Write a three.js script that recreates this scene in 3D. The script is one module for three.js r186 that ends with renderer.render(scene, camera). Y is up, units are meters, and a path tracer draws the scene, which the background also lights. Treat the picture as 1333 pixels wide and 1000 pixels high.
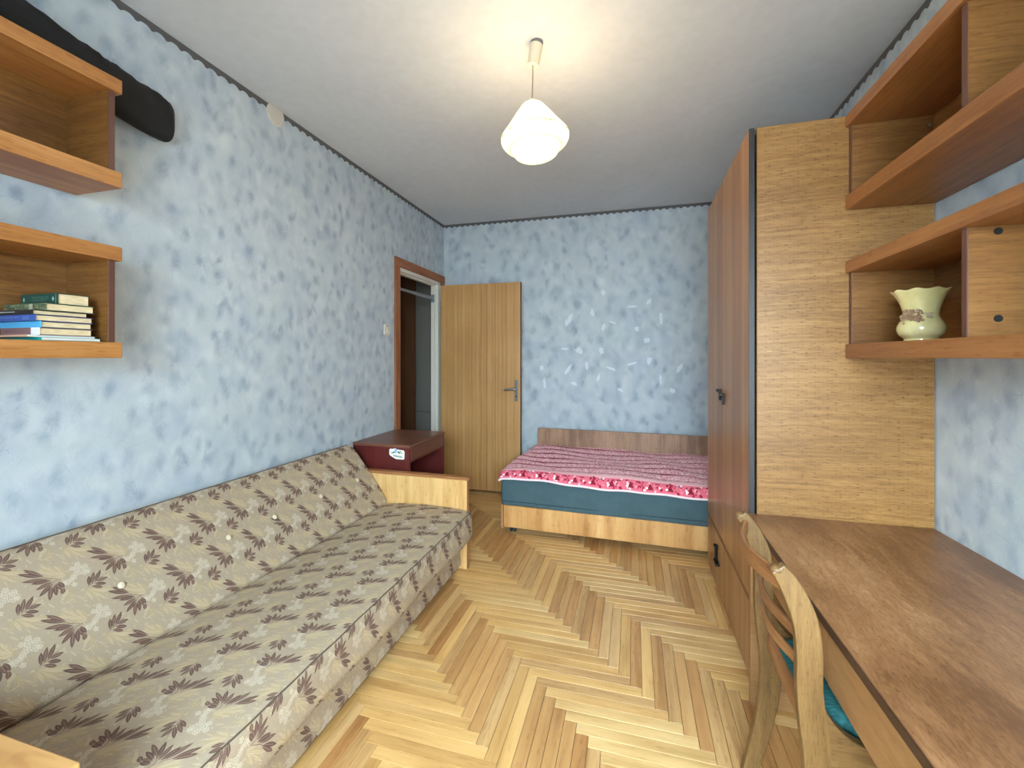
import * as THREE from 'three';
import { RoundedBoxGeometry } from 'three/addons/geometries/RoundedBoxGeometry.js';
import { mergeGeometries } from 'three/addons/utils/BufferGeometryUtils.js';
import { RectAreaLightUniformsLib } from 'three/addons/lights/RectAreaLightUniformsLib.js';

// ---------- camera, sky, daylight, exposure ----------
// x to the right, y up, z = minus the distance Z into the room; the camera stands at X 0, Z 0, 1.30 m above the floor
const FOCAL = 568, TURN = Math.atan(158.5 / FOCAL);
const scene = new THREE.Scene();
const camera = new THREE.PerspectiveCamera(2 * Math.atan(500 / FOCAL) * 180 / Math.PI, 1333 / 1000, 0.05, 100);
camera.position.set(0, 1.3, 0);
camera.rotation.y = TURN;
camera.setViewOffset(1333, 1000, 0, 35, 1333, 1000);
scene.background = new THREE.Color(0.80, 0.94, 1.04);
scene.backgroundIntensity = 7;
RectAreaLightUniformsLib.init();
const daylight = new THREE.RectAreaLight(new THREE.Color(0.76, 0.97, 1.09), 27, 3.0, 2.4);   // the daylight of window_1
daylight.position.set(0.0, 2.5, 2.0);
daylight.lookAt(0.0, 0.2, -0.9);
scene.add(daylight);
const renderer = new THREE.WebGLRenderer({ antialias: true });
renderer.toneMapping = THREE.LinearToneMapping;
renderer.toneMappingExposure = 1.66;
renderer.shadowMap.enabled = true;
const LAMP_COLOR = new THREE.Color(1.0, 0.74, 0.42), LAMP_POWER = 0.62;

// ---------- room ----------
const LEFT = -1.87, RIGHT = 1.065, BACK = 4.11, FRONT = -0.75, CEIL = 2.65;

// ---------- small tools ----------
let seedState = 7;
const rnd = () => { seedState = (seedState + 0x6d2b79f5) | 0; let t = Math.imul(seedState ^ (seedState >>> 15), 1 | seedState); t = (t + Math.imul(t ^ (t >>> 7), 61 | t)) ^ t; return ((t ^ (t >>> 14)) >>> 0) / 4294967296; };
const rr = (a, b) => a + (b - a) * rnd();
const mix = (a, b, t) => a + (b - a) * t;
const clamp01 = (t) => Math.max(0, Math.min(1, t));
const smooth = (a, b, x) => { const t = clamp01((x - a) / (b - a)); return t * t * (3 - 2 * t); };
const hash = (x, y, s) => { let h = Math.imul(x, 374761393) + Math.imul(y, 668265263) + Math.imul(s, 974634777); h = Math.imul(h ^ (h >>> 13), 1274126177); return ((h ^ (h >>> 16)) >>> 0) / 4294967296; };
function noise(x, y, px, py, s) {             // value noise that repeats after px, py cells
  const xi = Math.floor(x), yi = Math.floor(y), fx = x - xi, fy = y - yi;
  const u = fx * fx * (3 - 2 * fx), v = fy * fy * (3 - 2 * fy);
  const x0 = ((xi % px) + px) % px, x1 = (x0 + 1) % px, y0 = ((yi % py) + py) % py, y1 = (y0 + 1) % py;
  return mix(mix(hash(x0, y0, s), hash(x1, y0, s), u), mix(hash(x0, y1, s), hash(x1, y1, s), u), v);
}
function fbm(u, v, px, py, s, n = 4) {        // u, v in 0..1
  let a = 0, w = 0.5, t = 0;
  for (let i = 0; i < n; i++) { a += w * noise(u * px, v * py, px, py, s + i); t += w; w *= 0.5; px *= 2; py *= 2; }
  return a / t;
}
function dataTexture(w, h, f, metres = [1, 1]) {   // f(u, v, out) gives sRGB 0..255
  const d = new Uint8Array(w * h * 4), o = [0, 0, 0];
  for (let y = 0; y < h; y++) for (let x = 0; x < w; x++) {
    f(x / w, y / h, o);
    const i = (y * w + x) * 4;
    d[i] = Math.max(0, Math.min(255, o[0])); d[i + 1] = Math.max(0, Math.min(255, o[1])); d[i + 2] = Math.max(0, Math.min(255, o[2])); d[i + 3] = 255;
  }
  const t = new THREE.DataTexture(d, w, h);
  t.colorSpace = THREE.SRGBColorSpace; t.wrapS = t.wrapT = THREE.RepeatWrapping; t.magFilter = THREE.LinearFilter; t.minFilter = THREE.LinearMipmapLinearFilter; t.generateMipmaps = true;
  t.repeat.set(1 / metres[0], 1 / metres[1]); t.needsUpdate = true;
  return t;
}
function canvasTexture(w, h, draw, metres = [1, 1], wrap = true) {
  const c = document.createElement('canvas'); c.width = w; c.height = h;
  draw(c.getContext('2d'), w, h);
  const t = new THREE.CanvasTexture(c);
  t.colorSpace = THREE.SRGBColorSpace; if (wrap) t.wrapS = t.wrapT = THREE.RepeatWrapping;
  t.repeat.set(1 / metres[0], 1 / metres[1]);
  return t;
}
// wood, grain along v; three colours from dark to light
function wood(o) {
  const { dark, mid, light, seed, lines = 60, along = 2, size = [1, 1], px = 512, py = 512, patch = 0.35, streak = 0.5, fine = 0.25, pores = 0.12, bright = 0, warp = 0.03 } = o;
  return dataTexture(px, py, (u, v, c) => {
    const w = (fbm(u, v, 3, 2, seed, 3) - 0.5) * warp;
    const uu = u + w;
    const s = fbm(uu, v, lines, along, seed + 11, 3), p = fbm(u, v, 5, 3, seed + 23, 3), f = noise(u * lines * 6, v * along * 7, lines * 6, along * 7, seed + 31);
    let t = 0.5 + (s - 0.5) * 2 * streak + (p - 0.5) * 2 * patch + (f - 0.5) * fine;
    if (bright) { const b = noise(uu * lines * 1.0, v * along * 1.5, lines, Math.ceil(along * 1.5), seed + 41); t += bright * smooth(0.80, 0.97, b); }
    const po = noise(u * lines * 5, v * along * 14, lines * 5, along * 14, seed + 51);
    t -= pores * smooth(0.72, 0.9, po) * 2;
    t = clamp01(t);
    for (let k = 0; k < 3; k++) c[k] = t < 0.5 ? mix(dark[k], mid[k], t * 2) : mix(mid[k], light[k], t * 2 - 1);
  }, size);
}
const std = (o) => new THREE.MeshPhysicalMaterial({ roughness: 0.6, ...o });
const woodMat = (o, m = {}) => { const t = wood(o); return std({ map: t, bumpMap: t, bumpScale: 0.0006, roughness: 0.45, ...m }); };

// objects
const names = new Map();
function numbered(name) { const n = names.get(name) || 0; names.set(name, n + 1); return n ? name + '_' + String(n).padStart(3, '0') : name; }
const baseOf = new WeakMap();
function thing(name, label, category, [x, y, Z], group, turn = 0) {
  const o = new THREE.Group(); o.name = numbered(name); o.position.set(x, y, -Z); o.rotation.y = turn; scene.add(o);
  o.userData = { label, category }; if (group) o.userData.group = group;
  baseOf.set(o, turn ? [0, 0, 0] : [x, y, -Z]);
  return o;
}
function structure(name, geos, m) {
  const o = geos ? new THREE.Mesh(join(geos), m) : new THREE.Group();
  o.name = name; o.userData.kind = 'structure'; scene.add(o); baseOf.set(o, [0, 0, 0]);
  return o;
}
const plain = (g) => { const h = g.index ? g.toNonIndexed() : g; for (const k of Object.keys(h.attributes)) if (!['position', 'normal', 'uv'].includes(k)) h.deleteAttribute(k); h.morphAttributes = {}; h.clearGroups(); return h; };
const join = (geos) => Array.isArray(geos) ? (geos.length > 1 ? mergeGeometries(geos.map(plain)) : geos[0]) : geos;
function part(name, geos, m, parent, label) {   // geometry in room coordinates, moved into its thing's frame
  const b = baseOf.get(parent) || [0, 0, 0];
  const g = join(geos); g.translate(-b[0], -b[1], -b[2]);
  const o = new THREE.Mesh(g, m); o.name = name; if (label) o.userData.label = label;
  parent.add(o); baseOf.set(o, b);
  return o;
}
function solo(name, label, category, geos, m, [x, y, Z], group) {   // a thing that is one mesh
  const g = join(geos); g.translate(-x, -y, Z);
  const o = new THREE.Mesh(g, m); o.name = numbered(name); o.position.set(x, y, -Z); scene.add(o);
  o.userData = { label, category }; if (group) o.userData.group = group;
  baseOf.set(o, [x, y, -Z]);
  return o;
}
// uv in metres by the way a face points; v runs along the grain
function uvBox(g, grain = 'y', du = rnd(), dv = rnd()) {
  const p = g.attributes.position, n = g.attributes.normal, uv = new Float32Array(p.count * 2);
  const gi = 'xyz'.indexOf(grain);
  for (let i = 0; i < p.count; i++) {
    const N = [Math.abs(n.getX(i)), Math.abs(n.getY(i)), Math.abs(n.getZ(i))], P = [p.getX(i), p.getY(i), p.getZ(i)];
    let d = 0; if (N[1] > N[d]) d = 1; if (N[2] > N[d]) d = 2;
    const ax = [0, 1, 2].filter((k) => k !== d);
    let v = ax.includes(gi) ? gi : ax[1], u = ax.find((k) => k !== v);
    uv[2 * i] = P[u] + du; uv[2 * i + 1] = P[v] + dv;
  }
  g.setAttribute('uv', new THREE.BufferAttribute(uv, 2));
  return g;
}
function box(x0, x1, y0, y1, Z0, Z1, grain = 'y', r = 0.0015) {
  const w = x1 - x0, h = y1 - y0, d = Z1 - Z0;
  const g = plain(new RoundedBoxGeometry(w, h, d, 1, Math.min(r, w / 2.2, h / 2.2, d / 2.2)));
  g.translate((x0 + x1) / 2, (y0 + y1) / 2, -(Z0 + Z1) / 2);
  return uvBox(g, grain);
}
function slab(x0, x1, y0, y1, Z0, Z1, grain = 'y', du = 0, dv = 0) {   // sharp edges, for walls
  const g = plain(new THREE.BoxGeometry(x1 - x0, y1 - y0, Z1 - Z0));
  g.translate((x0 + x1) / 2, (y0 + y1) / 2, -(Z0 + Z1) / 2);
  return uvBox(g, grain, du, dv);
}
const V = (x, y, Z) => new THREE.Vector3(x, y, -Z);
function tube(pts, r, seg = 24, rad = 10, closed = false) {
  const g = plain(new THREE.TubeGeometry(new THREE.CatmullRomCurve3(pts, closed), seg, r, rad, closed));
  return g;
}
function cylinder(r0, r1, a, b, seg = 24) {   // from point a to point b
  const d = new THREE.Vector3().subVectors(b, a), g = plain(new THREE.CylinderGeometry(r1, r0, d.length(), seg));
  g.applyQuaternion(new THREE.Quaternion().setFromUnitVectors(new THREE.Vector3(0, 1, 0), d.clone().normalize()));
  g.translate((a.x + b.x) / 2, (a.y + b.y) / 2, (a.z + b.z) / 2);
  return g;
}
// rows of equal length -> surface; rows are arrays of Vector3, uvs likewise
function gridSurface(rows, uvs, closeRow = false) {
  const nr = rows.length, nc = rows[0].length, pos = [], uv = [], idx = [];
  for (let i = 0; i < nr; i++) for (let j = 0; j < nc; j++) { const p = rows[i][j]; pos.push(p.x, p.y, p.z); uv.push(...uvs(i, j)); }
  for (let i = 0; i < nr - 1; i++) for (let j = 0; j < nc - 1; j++) { const a = i * nc + j, b = a + 1, c = a + nc, d = c + 1; idx.push(a, c, b, b, c, d); }
  const g = new THREE.BufferGeometry();
  g.setAttribute('position', new THREE.Float32BufferAttribute(pos, 3)); g.setAttribute('uv', new THREE.Float32BufferAttribute(uv, 2)); g.setIndex(idx);
  g.computeVertexNormals();
  return g;
}
// section with half sizes (a across, b up) swept along points; 'up' fixed
function sweep(pts, section, up = new THREE.Vector3(0, 1, 0), seg = 24) {
  const c = new THREE.CatmullRomCurve3(pts), rows = [];
  for (let i = 0; i <= seg; i++) {
    const p = c.getPoint(i / seg), t = c.getTangent(i / seg), s = new THREE.Vector3().crossVectors(t, up).normalize(), u2 = new THREE.Vector3().crossVectors(s, t).normalize();
    rows.push(section(i / seg).map(([a, b]) => p.clone().addScaledVector(s, a).addScaledVector(u2, b)));
  }
  const n = rows[0].length;
  const g = gridSurface(rows.map((r) => [...r, r[0]]), (i, j) => [j / n * 0.1, i / seg * 0.4]);
  const caps = [];
  for (const [r, flip] of [[rows[0], 1], [rows[seg], 0]]) {
    const m = r.reduce((a, b) => a.add(b), new THREE.Vector3()).multiplyScalar(1 / n), pos = [], nor = [];
    for (let j = 0; j < n; j++) { const a = r[j], b = r[(j + 1) % n]; for (const q of flip ? [m, b, a] : [m, a, b]) pos.push(q.x, q.y, q.z); }
    const cg = new THREE.BufferGeometry(); cg.setAttribute('position', new THREE.Float32BufferAttribute(pos, 3)); cg.setAttribute('uv', new THREE.Float32BufferAttribute(new Array(n * 6).fill(0), 2)); cg.computeVertexNormals(); caps.push(cg);
  }
  return mergeGeometries([plain(g), ...caps.map(plain)]);
}
const ring = (a, b, k = 12, e = 4) => Array.from({ length: k }, (_, i) => { const t = i / k * 2 * Math.PI, c = Math.cos(t), s = Math.sin(t), q = Math.pow(Math.pow(Math.abs(c), e) + Math.pow(Math.abs(s), e), -1 / e); return [a * c * q, b * s * q]; });

// ---------- materials ----------
const M = {};
function wallpaper(seed, flakes) {
  return (g, w, h) => {
    const keep = seedState; seedState = seed;
    g.fillStyle = 'rgb(184,196,203)'; g.fillRect(0, 0, w, h);
    const S = w / 2.1;                        // pixels per metre
    const dab = (x, y, len, wid, ang, col, a) => {
      g.strokeStyle = `rgba(${col},${a})`; g.lineWidth = wid; g.lineCap = 'round';
      const dx = Math.cos(ang) * len / 2, dy = Math.sin(ang) * len / 2;
      for (const ox of [-w, 0, w]) for (const oy of [-h, 0, h]) {
        if (x + ox < -80 || x + ox > w + 80 || y + oy < -80 || y + oy > h + 80) continue;
        g.beginPath(); g.moveTo(x + ox - dx, y + oy - dy); g.lineTo(x + ox + dx, y + oy + dy); g.stroke();
      }
    };
    const cols = ['160,174,190', '198,208,212', '186,200,200', '172,186,204', '208,214,218', '174,190,198'];
    const cloud = (x, y, rx, ry, ang, col, a) => {
      for (const ox of [-w, 0, w]) for (const oy of [-h, 0, h]) {
        if (x + ox < -120 || x + ox > w + 120 || y + oy < -120 || y + oy > h + 120) continue;
        g.save(); g.translate(x + ox, y + oy); g.rotate(ang); g.scale(rx, ry);
        const q = g.createRadialGradient(0, 0, 0, 0, 0, 1); q.addColorStop(0, `rgba(${col},${a})`); q.addColorStop(0.45, `rgba(${col},${a * 0.6})`); q.addColorStop(1, `rgba(${col},0)`);
        g.fillStyle = q; g.fillRect(-1, -1, 2, 2); g.restore();
      }
    };
    for (let i = 0; i < 1500; i++) cloud(rr(0, w), rr(0, h), S * rr(0.02, 0.045), S * rr(0.025, 0.065), rr(-0.8, 0.6), ['140,156,178', '214,220,220', '152,166,184', '206,214,212'][i % 4], 0.25);
    for (let i = 0; i < 500; i++) cloud(rr(0, w), rr(0, h), S * rr(0.05, 0.12), S * rr(0.03, 0.09), rr(0, 3), cols[Math.floor(rnd() * 6)], 0.35);
    for (let i = 0; i < 9000; i++) dab(rr(0, w), rr(0, h), S * rr(0.02, 0.06), S * rr(0.002, 0.007), rr(0.6, 2.6), cols[Math.floor(rnd() * 6)], 0.13);
    for (let cy = 0; cy < 22; cy++) for (let cx = 0; cx < 22; cx++) {        // the blue-grey sponge marks of the print
      const x = (cx + rr(0, 1)) / 22 * w, y = (cy + rr(0, 1)) / 22 * h, ang = rr(-0.7, 0.5), big = rr(0.6, 1.2), dk = rr(0.35, 1.1);
      for (let k = 0; k < 4; k++) cloud(x + rr(-1, 1) * S * 0.02 * big, y + rr(-1, 1) * S * 0.03 * big, S * rr(0.016, 0.034) * big, S * rr(0.026, 0.055) * big, ang + rr(-0.4, 0.4), ['108,124,152', '122,138,160', '100,116,144'][Math.floor(rnd() * 3)], 0.19 * dk);
      for (let k = 0; k < 6; k++) dab(x + rr(-1, 1) * S * 0.02, y + rr(-1, 1) * S * 0.03, S * rr(0.012, 0.04), S * rr(0.004, 0.01), ang + 1.5 + rr(-0.5, 0.5), '110,126,154', 0.07 * dk);
      for (let k = 0; k < 5; k++) dab(x + rr(-1, 1) * S * 0.03, y + rr(-1, 1) * S * 0.035, S * rr(0.01, 0.03), S * rr(0.001, 0.0025), ang + rr(-1.2, 1.2), rnd() < 0.5 ? '96,110,134' : '220,226,228', 0.22 * dk);
    }
    for (let i = 0; i < 260; i++) cloud(rr(0, w), rr(0, h), S * rr(0.015, 0.04), S * rr(0.02, 0.06), rr(-0.6, 0.6), '214,222,222', 0.3);
    for (let i = 0; i < 2500; i++) dab(rr(0, w), rr(0, h), S * rr(0.015, 0.045), S * rr(0.0015, 0.004), rr(0.2, 2.9), rnd() < 0.6 ? '214,220,222' : '140,156,178', 0.14);
    if (flakes) flakes(g, w, h);
    seedState = keep;
  };
}
const paper = canvasTexture(2048, 2048, wallpaper(31), [2.1, 2.1]);
M.paper = std({ map: paper, bumpMap: paper, bumpScale: 0.0004, roughness: 0.75 });
// the far wall has the same paper with small pale tears (metres from its lower left corner, width, height, slant)
const backW = RIGHT - LEFT;
const TEARS = [[1.28, 1.66, .02, .11, .45], [1.50, 1.72, .014, .1, -.1], [1.60, 1.58, .02, .07, .2], [1.24, 1.38, .04, .02, 0], [1.37, 1.36, .05, .05, .3], [1.58, 1.36, .035, .045, .8], [1.27, 1.18, .02, .12, .5], [1.45, 1.22, .014, .1, -.1], [1.55, 1.1, .02, .08, .2], [1.66, 1.2, .05, .02, .4], [1.68, 1.62, .05, .02, .4], [1.86, 1.76, .05, .02, -.1], [2.0, 1.8, .025, .06, .4], [2.1, 1.66, .012, .11, -.06], [1.99, 1.46, .035, .045, -.5], [1.86, 1.24, .05, .02, -.3], [2.0, 1.26, .025, .06, .4], [2.1, 1.1, .012, .11, -.06], [1.9, 1.56, .02, .05, .1], [1.02, 1.2, .015, .05, .2], [1.05, 1.05, .015, .1, -.1], [1.6, 1.9, .02, .05, .3], [2.26, 1.2, .015, .1, .5], [1.33, 1.05, .03, .04, .3], [2.2, 1.0, .03, .05, .1], [1.75, 1.0, .03, .03, .6]];
const paperFar = canvasTexture(2048, 1850, wallpaper(57, (g, w, h) => {
  const S = w / backW;
  for (const [x, y, a, b, s] of TEARS) {
    g.save(); g.translate(x * S, h - y * S); g.rotate(s); g.scale(2.0, 1.35); g.fillStyle = 'rgba(226,235,242,0.62)'; g.beginPath();
    const n = 5; for (let k = 0; k <= n; k++) { const t = k / n * 2 * Math.PI + x * 7, q = rr(0.5, 1.15); g[k ? 'lineTo' : 'moveTo'](Math.cos(t) * (a + 0.006) / 2 * S * q, Math.sin(t) * b / 2 * S * q); }
    g.fill(); g.restore();
  }
}), [backW, CEIL]);
M.paperFar = std({ map: paperFar, bumpMap: paperFar, bumpScale: 0.0004, roughness: 0.75 });
const plaster = dataTexture(512, 512, (u, v, c) => { const t = fbm(u, v, 4, 4, 90, 5), f = fbm(u, v, 64, 64, 95, 2); for (let k = 0; k < 3; k++) c[k] = 206 + (t - 0.5) * 12 + (f - 0.5) * 7 + [-3, 0, 4][k]; }, [2, 2]);
M.ceiling = std({ map: plaster, bumpMap: plaster, bumpScale: 0.0003, roughness: 0.95 });
M.subfloor = std({ color: 0x2a1a0e, roughness: 0.9 });
const plankA = wood({ seed: 3, dark: [186, 146, 90], mid: [218, 180, 120], light: [234, 202, 146], lines: 40, along: 2, px: 1024, py: 1024, streak: 0.4, patch: 0.4, fine: 0.2, pores: 0.08 });
const plankB = wood({ seed: 5, dark: [164, 122, 74], mid: [198, 156, 102], light: [216, 178, 124], lines: 50, along: 2, px: 1024, py: 1024, streak: 0.5, patch: 0.45, fine: 0.25, pores: 0.12 });
const PLANK = [[plankA, 0xffffff], [plankA, 0xf8efe4], [plankA, 0xfff6e8], [plankA, 0xeaddcc], [plankB, 0xffffff], [plankB, 0xf4eade], [plankB, 0xfaeee2], [plankB, 0xead8c8]].map(([t, c]) => std({ map: t, bumpMap: t, bumpScale: 0.0004, color: c, roughness: 0.38, clearcoat: 0.25, clearcoatRoughness: 0.3 }));
M.oakPanel = woodMat({ seed: 101, dark: [104, 70, 30], mid: [146, 105, 56], light: [180, 142, 86], lines: 130, along: 5, px: 1024, py: 1024, streak: 0.24, patch: 0.2, fine: 0.3, pores: 0.2, bright: 0.14, warp: 0.04 }, { roughness: 0.42, bumpScale: 0.0012 });
M.boxPanel = woodMat({ seed: 111, dark: [92, 58, 24], mid: [127, 85, 41], light: [154, 111, 60], lines: 100, along: 4, px: 1024, py: 1024, streak: 0.25, patch: 0.3, fine: 0.35, pores: 0.1 }, { roughness: 0.45 });
M.shelfRed = woodMat({ seed: 121, dark: [124, 76, 38], mid: [148, 96, 52], light: [168, 116, 68], lines: 50, along: 2, streak: 0.35, patch: 0.35, fine: 0.35, pores: 0.15 }, { roughness: 0.4 });
M.shelfOak = woodMat({ seed: 131, dark: [140, 88, 42], mid: [168, 112, 58], light: [190, 136, 80], lines: 50, along: 2, streak: 0.35, patch: 0.35, fine: 0.35, pores: 0.15 }, { roughness: 0.4 });
M.edgeDark = std({ color: 0x5c3a30, roughness: 0.5 });
M.walnut = woodMat({ seed: 141, dark: [134, 94, 58], mid: [166, 122, 80], light: [186, 144, 98], lines: 24, along: 1, px: 1024, streak: 0.4, patch: 0.2, fine: 0.12, pores: 0.06, warp: 0.05 }, { roughness: 0.38 });
M.headboard = woodMat({ seed: 145, dark: [124, 92, 70], mid: [156, 120, 94], light: [174, 140, 112], lines: 30, along: 2, streak: 0.45, patch: 0.45, fine: 0.3, pores: 0.15 }, { roughness: 0.5 });
M.bedBase = woodMat({ seed: 149, dark: [164, 112, 58], mid: [200, 150, 90], light: [220, 176, 116], lines: 16, along: 2, streak: 0.5, patch: 0.25, fine: 0.15, pores: 0.08 }, { roughness: 0.45 });
M.deskTop = woodMat({ seed: 151, dark: [106, 70, 42], mid: [142, 101, 66], light: [174, 133, 94], lines: 60, along: 12, px: 1024, py: 1024, streak: 0.28, patch: 0.55, fine: 0.3, pores: 0.1, bright: 0.12, warp: 0.1 }, { roughness: 0.36, bumpScale: 0.0008 });
M.deskApron = woodMat({ seed: 157, dark: [136, 98, 60], mid: [162, 121, 78], light: [180, 141, 96], lines: 60, along: 6, streak: 0.25, patch: 0.35, fine: 0.25, pores: 0.06 }, { roughness: 0.45 });
M.deskEdge = std({ color: 0x3e261a, roughness: 0.45 });
M.doorOak = woodMat({ seed: 161, dark: [150, 108, 58], mid: [186, 140, 84], light: [208, 168, 110], lines: 70, along: 1, px: 1024, streak: 0.32, patch: 0.2, fine: 0.18, pores: 0.06, warp: 0.015 }, { roughness: 0.5 });
M.pine = woodMat({ seed: 171, dark: [110, 62, 34], mid: [148, 90, 54], light: [176, 116, 74], lines: 14, along: 1, streak: 0.6, patch: 0.3, fine: 0.2 }, { roughness: 0.5 });
M.lightWood = woodMat({ seed: 181, dark: [186, 136, 76], mid: [220, 180, 118], light: [236, 204, 146], lines: 30, along: 2, streak: 0.35, patch: 0.35, fine: 0.2, pores: 0.08 }, { roughness: 0.45 });
M.armCap = woodMat({ seed: 185, dark: [132, 84, 48], mid: [166, 112, 68], light: [190, 138, 90], lines: 30, along: 2, streak: 0.35, patch: 0.35 }, { roughness: 0.4 });
M.chairWood = woodMat({ seed: 191, dark: [78, 55, 29], mid: [110, 81, 45], light: [132, 102, 60], lines: 110, along: 6, px: 1024, streak: 0.25, patch: 0.35, fine: 0.3, pores: 0.14 }, { roughness: 0.42 });
M.chairRail = woodMat({ seed: 195, dark: [110, 70, 40], mid: [142, 96, 58], light: [166, 120, 78], lines: 40, along: 3, streak: 0.35, patch: 0.35 }, { roughness: 0.35 });
M.mahogany = woodMat({ seed: 201, dark: [70, 22, 22], mid: [92, 34, 32], light: [108, 46, 40], lines: 30, along: 2, streak: 0.3, patch: 0.3, fine: 0.15, pores: 0.04 }, { roughness: 0.4 });
M.mahoganyTop = woodMat({ seed: 203, dark: [92, 54, 42], mid: [114, 72, 56], light: [130, 86, 68], lines: 30, along: 2, streak: 0.4, patch: 0.3, fine: 0.15, pores: 0.04 }, { roughness: 0.32 });
M.hallWood = woodMat({ seed: 207, dark: [78, 48, 30], mid: [104, 68, 44], light: [122, 84, 56], lines: 24, along: 1, streak: 0.4, patch: 0.3 }, { roughness: 0.5 });
M.hallGrey = std({ color: 0x78746c, roughness: 0.6 });
M.hallPaint = std({ color: 0x776a5c, roughness: 0.9 });
M.whitePaint = std({ color: 0xd8d6cc, roughness: 0.5 });
M.metal = std({ color: 0xa8aaae, metalness: 0.9, roughness: 0.35 });
M.barMetal = std({ color: 0x8c98a2, metalness: 0.6, roughness: 0.45 });
M.blackMetal = std({ color: 0x141212, metalness: 0.3, roughness: 0.45 });
M.darkEdge = std({ color: 0x2e2c2c, metalness: 0.1, roughness: 0.45 });
M.black = std({ color: 0x0a0a0a, roughness: 0.7 });
M.plasticWhite = std({ color: 0xd9d6cc, roughness: 0.4 });
M.trim = std({ color: 0x5a585a, roughness: 0.7 });

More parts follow.
